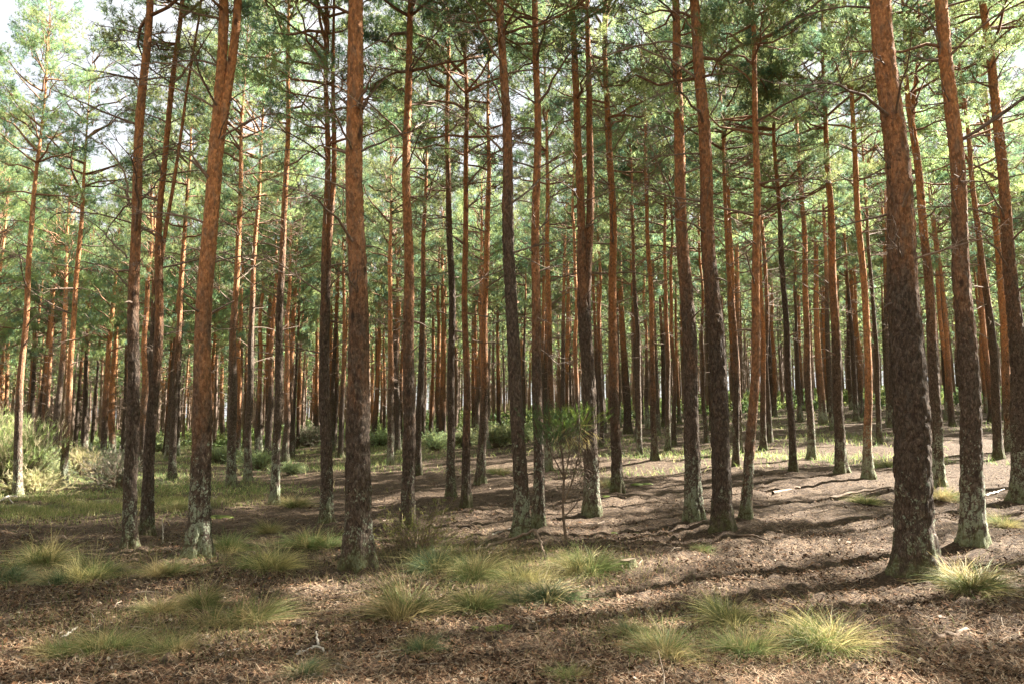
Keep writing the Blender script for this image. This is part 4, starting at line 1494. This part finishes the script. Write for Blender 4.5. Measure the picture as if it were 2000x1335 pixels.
# ------------------------------------------------------------------ fallen wood
def fallen(name, label, cat, runs, mat, group=None, tw=0):
    """runs: list of (photo points with height above ground, radius): the first is the main piece, the others its side twigs"""
    rng = np.random.default_rng(abs(hash(label)) % 1000 if False else len(label) * 7 + int(runs[0][0][0][0]))
    base = on_ground(*runs[0][0][0][:2])
    root = thing(name, label, cat, tuple(base), group)
    for i, (pl, r) in enumerate(runs):
        q = []
        for px, py, h in pl:
            g = on_ground(px, py)
            q.append(g + [0, 0, h + r * 0.6] - base)
        q = np.array(q)
        n = len(q)
        tt = np.linspace(0, n - 1, n * 5)
        Q = np.stack([np.interp(tt, np.arange(n), q[:, k]) for k in range(3)], -1)
        for _ in range(2):
            Q[1:-1] = (Q[:-2] + 2 * Q[1:-1] + Q[2:]) / 4
        Q[1:-1] += rng.normal(size=(len(Q) - 2, 3)) * r * 0.35
        a = Acc()
        a.add(*tube(Q, np.linspace(r, r * 0.55, len(Q)) * rng.uniform(0.9, 1.1, len(Q)), 8))
        v0 = np.concatenate(a.v)
        link('main_stem' if i == 0 else 'side_twig', a.mesh(name, True), mat, root)
    return root


FW = 'fallen branches and sticks'
fallen('fallen_branch', 'bent fallen bough arching over the ground at the foot of the grey leaning pine', 'branch',
       [([(905, 1082, 0), (950, 1076, .04), (1000, 1072, .12), (1045, 1074, .25)], .025), ([(1045, 1074, .25), (1055, 1080, .14), (1066, 1092, 0)], .018), ([(930, 1078, .03), (945, 1068, .06)], .008)], M_BROWNWOOD, FW)
fallen('forked_stick', 'bleached forked stick lying near the bottom, left of centre', 'stick',
       [([(568, 1284, 0), (600, 1276, .02), (622, 1270, .03), (634, 1280, .01)], .014), ([(622, 1270, .03), (617, 1252, .07)], .011)], M_PALE, FW)
fallen('fallen_stick', 'thin pale stick below the big rounded tussock', 'stick', [([(420, 1284, 0), (450, 1275, .01), (480, 1268, .01)], .012)], M_PALE, FW)
fallen('fallen_stick', 'short stick sticking out above the low straw row', 'stick', [([(120, 1247, 0), (138, 1240, .02), (150, 1232, .03)], .012)], M_PALE, FW)
fallen('fallen_stick', 'long thin stick at the bottom edge, right of the sedge like tuft', 'stick', [([(1170, 1332, 0), (1230, 1318, .01), (1290, 1306, .02)], .011)], M_BROWNWOOD, FW)
fallen('fallen_stick', 'grey stick lying beside the big drooping tussock', 'stick', [([(835, 1222, 0), (860, 1212, .01), (880, 1198, .02)], .014)], M_BROWNWOOD, FW)
fallen('fallen_branch', 'long thin branch with a fork lying in the shade left of the thickest pine', 'branch',
       [([(1350, 1128, 0), (1400, 1126, .02), (1450, 1132, .02), (1492, 1142, .02)], .013), ([(1400, 1126, .02), (1430, 1140, .01)], .008)], M_BROWNWOOD, FW)
fallen('log', 'short thick log piece at the right, below the straw tussock of the thickest pine', 'log', [([(1832, 1212, 0), (1865, 1213, .0), (1895, 1216, .0)], .028)], M_BROWNWOOD, FW)
fallen('log', 'weathered log piece pointing up to the right, below the short thick one', 'log', [([(1825, 1250, 0), (1855, 1245, .0), (1890, 1236, .01)], .030)], M_BROWNWOOD, FW)
fallen('fallen_branch', 'small log on the slope below the dark leaning pole pine', 'branch', [([(1510, 964, 0), (1540, 958, .0), (1562, 955, .02)], .034)], M_BROWNWOOD, FW)
fallen('fallen_branch', 'thin branch on the sunny slope left of the thickest pine', 'branch', [([(1622, 974, 0), (1680, 963, .02), (1740, 955, .03)], .03)], M_BROWNWOOD, FW)
fallen('fallen_branch', 'bleached dead branch lying at the foot of the yellowish pine by the broom', 'branch', [([(-10, 984, 0), (15, 976, .08), (38, 975, .05)], .03), ([(15, 976, .08), (25, 984, .02)], .018)], M_PALE, FW)
fallen('fallen_stick', 'pale stick between the grey leaning pine and its left neighbour', 'stick', [([(957, 1047, 0), (980, 1040, .01), (1000, 1035, .01)], .018)], M_PALE, FW)
fallen('fallen_stick', 'thin fallen stick at the foot of the forked golden pine', 'stick', [([(270, 1090, 0), (310, 1082, .01), (345, 1076, .02)], .012)], M_BROWNWOOD, FW)
fallen('fallen_stick', 'dead stick leading from the foot of the straight dark pine', 'stick', [([(1440, 1046, 0), (1470, 1048, .01), (1500, 1056, .0)], .018)], M_BROWNWOOD, FW)
fallen('fallen_stick', 'pale stick lying right of the dark grey pine', 'stick', [([(1925, 968, 0), (1945, 963, .01), (1962, 958, .02)], .022)], M_PALE, FW)
fallen('standing_twig', 'pale forked twig standing upright left of the forked golden pine', 'twig', [([(318, 1060, 0), (317, 1060, .15), (314, 1060, .34)], .010), ([(317, 1060, .16), (321, 1060, .27)], .007)], M_PALE, FW)


def stump():
    base = on_ground(1226, 1106)
    root = thing('tree_stump', 'small mossy cut stump right of the bright green tussock', 'stump', tuple(base))
    rng = np.random.default_rng(4)
    th = np.linspace(0, 2 * np.pi, 20, endpoint=False)
    zs = np.array([-0.05, 0.0, 0.03, 0.06, 0.085])
    rr = np.array([0.115, 0.105, 0.092, 0.088, 0.085])
    wob = 1 + 0.10 * np.sin(th * 3 + 1) + 0.06 * np.sin(th * 7)
    v = np.stack([rr[:, None] * wob * np.cos(th), rr[:, None] * wob * np.sin(th), zs[:, None] + 0.012 * np.cos(th)[None] * (zs > 0.05)[:, None]], -1)
    v = v + rng.normal(size=v.shape) * 0.003
    link('bark', mesh_np('bark', v.reshape(-1, 3), ring_tris(5, 20), extra={'relief': np.full(100, 0.4)}), M_BARK, root, bark_line=9.0)
    top = np.concatenate([v[-1] * [0.97, 0.97, 1] - [0, 0, 0.002], [[0, 0, 0.08]]])
    j = np.arange(20)
    link('cut_face', mesh_np('cut_face', top, np.stack([j, (j + 1) % 20, np.full(20, 20)], -1)), M_BROWNWOOD, root)


stump()

# ------------------------------------------------------------------ litter, twigs, low plants
def view_points(n, d0, d1, rng, power=1.0, umax=0.78):
    """random floor points, denser close to the viewer's side"""
    q = rng.random(n)
    d = (d0 ** -power + q * (d1 ** -power - d0 ** -power)) ** (-1 / power)
    u = rng.uniform(-umax, umax, n)
    x, y = u * d, d
    return np.stack([x, y, terrain(x, y)], -1)


def litter():
    rng = np.random.default_rng(51)
    n = 230000
    p = view_points(n, 4.0, 24.0, rng, 1.1)
    clump = np.sin(p[:, 0] * 2.1 + 1.7 * np.sin(p[:, 1] * 1.3)) * np.sin(p[:, 1] * 2.7 + 1.1 * np.sin(p[:, 0] * 1.9)) + rng.normal(size=n) * 0.6
    p = p[clump > -0.10]
    n = len(p)
    p[:, 2] += rng.uniform(0.0, 0.035, n)
    pal = np.array([(0.24, 0.155, 0.095), (0.34, 0.24, 0.155), (0.14, 0.080, 0.046), (0.065, 0.040, 0.027), (0.23, 0.118, 0.060), (0.46, 0.38, 0.29), (0.10, 0.062, 0.042)])
    k = rng.choice(7, n, p=[0.22, 0.13, 0.22, 0.17, 0.12, 0.03, 0.11])
    a = rng.random(n) * 6.283
    L = rng.uniform(0.006, 0.026, n) * np.where(rng.random(n) < 0.06, 1.7, 1.0)
    W = L * rng.uniform(0.2, 0.7, n)
    t1, t2 = rng.normal(size=n) * 0.45, rng.normal(size=n) * 0.45
    e1 = np.stack([np.cos(a) * np.cos(t1), np.sin(a) * np.cos(t1), np.sin(t1)], -1) * L[:, None]
    e2 = np.stack([-np.sin(a) * np.cos(t2), np.cos(a) * np.cos(t2), np.sin(t2)], -1) * W[:, None]
    q = p + np.array([0, 0, 0.006])
    v = np.stack([q - e1, q - e2 * 0.9, q + e1, q + e2 + [0, 0, 0.004]], 1).reshape(-1, 3)
    i = np.arange(n)[:, None] * 4
    t = np.concatenate([i + [0, 1, 2], i + [0, 2, 3]])
    col = np.repeat(pal[k] * rng.uniform(0.38, 0.95, (n, 1)), 4, 0)
    o = link('needle_litter', mesh_np('needle_litter', v, t, col), M_LITTER)
    o['kind'] = 'stuff'
    o['label'] = 'brown litter of bark flakes, dead leaves and cone scales on the forest floor'
    # fallen needles: long and thin
    n = 90000
    p = view_points(n, 4.0, 13.0, rng, 1.2)
    a = rng.random(n) * 6.283
    L = rng.uniform(0.03, 0.07, n)[:, None]
    e1 = np.stack([np.cos(a), np.sin(a), rng.normal(size=n) * 0.25], -1) * L
    e2 = np.stack([-np.sin(a), np.cos(a), np.zeros(n)], -1) * 0.0016
    p[:, 2] += rng.uniform(0.01, 0.045, n)
    v = np.stack([p - e1 - e2, p - e1 + e2, p + e1], 1).reshape(-1, 3)
    pal = np.array([(0.40, 0.25, 0.15), (0.50, 0.38, 0.26), (0.28, 0.15, 0.09)])
    col = np.repeat(pal[rng.integers(0, 3, n)], 3, 0)
    o = link('fallen_needles', mesh_np('fallen_needles', v, np.arange(n * 3).reshape(-1, 3), col), M_LITTER)
    o['kind'] = 'stuff'
    o['label'] = 'dry fallen pine needles strewn over the forest floor'
    # small twigs
    a = Acc()
    p = view_points(1100, 4.2, 30.0, rng, 0.6)
    for q in p:
        az = rng.random() * 6.283
        l = rng.uniform(0.08, 0.38)
        d = np.array([math.cos(az), math.sin(az), 0])
        r = rng.uniform(0.003, 0.008)
        m = q + d * l * 0.5 + rng.normal(size=3) * 0.02 + [0, 0, 0.02]
        e = q + d * l + [0, 0, rng.uniform(0, 0.05)]
        c = np.array([(0.40, 0.32, 0.25), (0.18, 0.12, 0.085), (0.28, 0.2, 0.14)][rng.integers(0, 3)])
        c = c * rng.uniform(0.6, 1.2)
        a.add(*tube(np.array([q + [0, 0, 0.012], m, e]), [r, r * 0.8, r * 0.5], 4), c)
        if rng.random() < 0.4:
            a.add(*tube(np.array([m, m + norm(d + rng.normal(size=3) * 0.7) * l * 0.4]), [r * 0.6, r * 0.3], 3), c)
    cones = Acc()
    for q in view_points(260, 4.2, 16.0, rng, 0.9):
        r, l = rng.uniform(0.012, 0.018), rng.uniform(0.016, 0.026)
        az, tl = rng.random() * 6.283, rng.normal() * 0.4
        d = np.array([math.cos(az) * math.cos(tl), math.sin(az) * math.cos(tl), math.sin(tl)])
        pts = q + np.array([0, 0, r]) + np.linspace(-1, 1, 6)[:, None] * d * l
        cones.add(*tube(pts, np.array([0.35, 0.95, 0.8, 1.0, 0.7, 0.15]) * r, 7), np.array((0.17, 0.105, 0.065)) * rng.uniform(0.6, 1.3))
    o = link('pine_cones', cones.mesh('pine_cones'), M_LITTER)
    o['kind'] = 'stuff'
    o['label'] = 'small brown pine cones lying in the litter'
    o = link('twigs', a.mesh('twigs'), M_LITTER)
    o['kind'] = 'stuff'
    o['label'] = 'small dead twigs scattered over the forest floor'


litter()


def grass_field(name, label, pts, L, width, cols, rng, mat=M_GRASS, tilt=0.45, rows=3):
    n = len(pts)
    a = rng.random(n) * 6.283
    t = np.abs(rng.normal(size=n) * tilt)
    d = np.stack([np.sin(t) * np.cos(a), np.sin(t) * np.sin(a), np.cos(t)], -1)
    Ls = L * rng.uniform(0.5, 1.2, n)
    v, tr, s = blades(pts, d, Ls, rng.uniform(0.1, 0.7, n), width, rng, rows)
    k = rng.integers(0, len(cols), n)
    c = np.repeat(np.array(cols)[k] * rng.uniform(0.7, 1.3, (n, 1)), rows * 2, 0)
    o = link(name, mesh_np(name, v, tr, c), mat)
    o['kind'] = 'stuff'
    o['label'] = label
    return o


def low_plants():
    rng = np.random.default_rng(71)
    # the sunny grass strip at the left
    n = 26000
    x, y = -9.8 + rng.normal(size=n) * 3.0, 17.0 + rng.normal(size=n) * 1.6
    ok = (np.sin(x * 1.7 + 2 * np.sin(y * 1.1)) * np.sin(y * 2.3 + x) + rng.normal(size=n) * 0.35 > -0.25) & (x < -5.6 + rng.normal(size=n) * 0.6)
    x, y = x[ok], y[ok]
    n = len(x)
    p = np.stack([x, y, terrain(x, y)], -1)
    grass_field('meadow_grass', 'short sunny green and yellow grass in front of the broom bush', p, 0.17, 0.008, [(0.15, 0.20, 0.06), (0.22, 0.25, 0.08), (0.40, 0.35, 0.17)], rng)
    # thin grass in the clump of tussocks
    n = 16000
    q = []
    for px, py, sx, sy in ((960, 1130, 150, 25), (500, 1085, 100, 20), (120, 1110, 120, 25), (300, 1240, 170, 30), (1440, 1250, 170, 25), (870, 1085, 70, 16), (1040, 1100, 110, 15)):
        for _ in range(n // 7):
            q.append((px + rng.normal() * sx, min(1330, py + rng.normal() * sy)))
    q = np.array(q)
    pts = []
    for px, py in q[::6]:
        g = on_ground(px, max(py, 1020))
        for _ in range(6):
            x, y = g[0] + rng.normal() * 0.16, g[1] + rng.normal() * 0.16
            pts.append((x, y, float(terrain(x, y))))
    grass_field('thin_grass', 'thin short grass growing between the tussocks', np.array(pts), 0.17, 0.0035, [(0.12, 0.16, 0.055), (0.19, 0.20, 0.075), (0.36, 0.29, 0.14)], rng)
    # low undergrowth further back
    n = 150000
    p = view_points(n, 19, 75, rng, 0.35, 0.8)
    keep = (green_at(p[:, 0], p[:, 1]) + 0.30 * np.sin(p[:, 0] * 0.55 + 2 * np.sin(p[:, 1] * 0.3)) * np.sin(p[:, 1] * 0.42 + p[:, 0] * 0.2) + rng.normal(size=n) * 0.14) > 0.16
    p = p[keep]
    grass_field('undergrowth', 'low green and straw undergrowth between the farther pines', p, 0.24, 0.014, [(0.15, 0.20, 0.07), (0.20, 0.24, 0.08), (0.38, 0.34, 0.17), (0.12, 0.17, 0.07)], rng, M_SHRUB, 0.6)
    # young growth under the far trees
    n = 6500
    d = np.sqrt(rng.uniform(52 ** 2, 180 ** 2, n))
    u = rng.uniform(-0.85, 0.85, n)
    x, y = u * d, d
    h = rng.uniform(0.5, 1.0, n) * np.interp(d, [52, 90, 140, 180], [0.7, 1.6, 3.2, 5.0]) * np.interp(u, [0.1, 0.4], [1.0, 0.85])
    P, D, K = [], [], []
    for i in range(n):
        m = 14
        q = rng.normal(size=(m, 3)) * np.array([0.55, 0.55, 0.0]) * h[i] ** 0.5
        q[:, 2] = rng.random(m) * h[i]
        P.append(q + [x[i], y[i], float(terrain(x[i], y[i]))])
        D.append(norm(rng.normal(size=(m, 3)) * [1, 1, 0.5] + [0, 0, 0.7]))
        K.append(np.full(m, rng.integers(0, 4)))
    P, D, K = np.concatenate(P), np.concatenate(D), np.concatenate(K)
    v, t = needles(P, D, 0.3, 4, 0.42, 0.14, rng, (0.3, 1.2))
    pal = np.array([(0.13, 0.20, 0.07), (0.17, 0.23, 0.08), (0.22, 0.26, 0.10), (0.11, 0.17, 0.08)])
    o = link('distant_undergrowth', mesh_np('distant_undergrowth', v, t, np.repeat(pal[K] * rng.uniform(0.7, 1.3, (len(K), 1)), 12, 0)), M_SHRUB)
    o['kind'] = 'stuff'
    o['label'] = 'green young growth under the farthest pines'
    # moss cushions
    a = Acc()
    for px, py, w in ((1000, 1222, 34), (940, 1226, 20), (1070, 1228, 20), (1690, 1180, 20), (1250, 945, 26), (1180, 968, 22), (420, 1008, 30), (1730, 1300, 14), (1460, 1305, 12), (1210, 1040, 20), (880, 975, 18)):
        g = on_ground(px, py)
        for _ in range(5):
            r = w / FPX * g[1] * rng.uniform(0.3, 0.6)
            c = g + [rng.normal() * r * 1.2, rng.normal() * r * 0.8, -0.01]
            th = np.linspace(0, 6.283, 9, endpoint=False)
            rings = [np.stack([np.cos(th) * r * k * rng.uniform(.8, 1.2, 9), np.sin(th) * r * k * rng.uniform(.8, 1.2, 9), np.full(9, r * h)], -1) + c for k, h in ((1, 0), (0.8, 0.16), (0.45, 0.26), (0.05, 0.3))]
            a.add(np.concatenate(rings), ring_tris(4, 9), np.array([0.12, 0.15, 0.03]) * rng.uniform(0.6, 1.3))
    o = link('moss', a.mesh('moss', True), M_SHRUB)
    o['kind'] = 'stuff'
    o['label'] = 'small yellow green moss cushions on the brown litter'


low_plants()

tri = sum(len(m.polygons) for m in bpy.data.meshes)
print('unique triangles', tri, 'objects', len(bpy.data.objects))
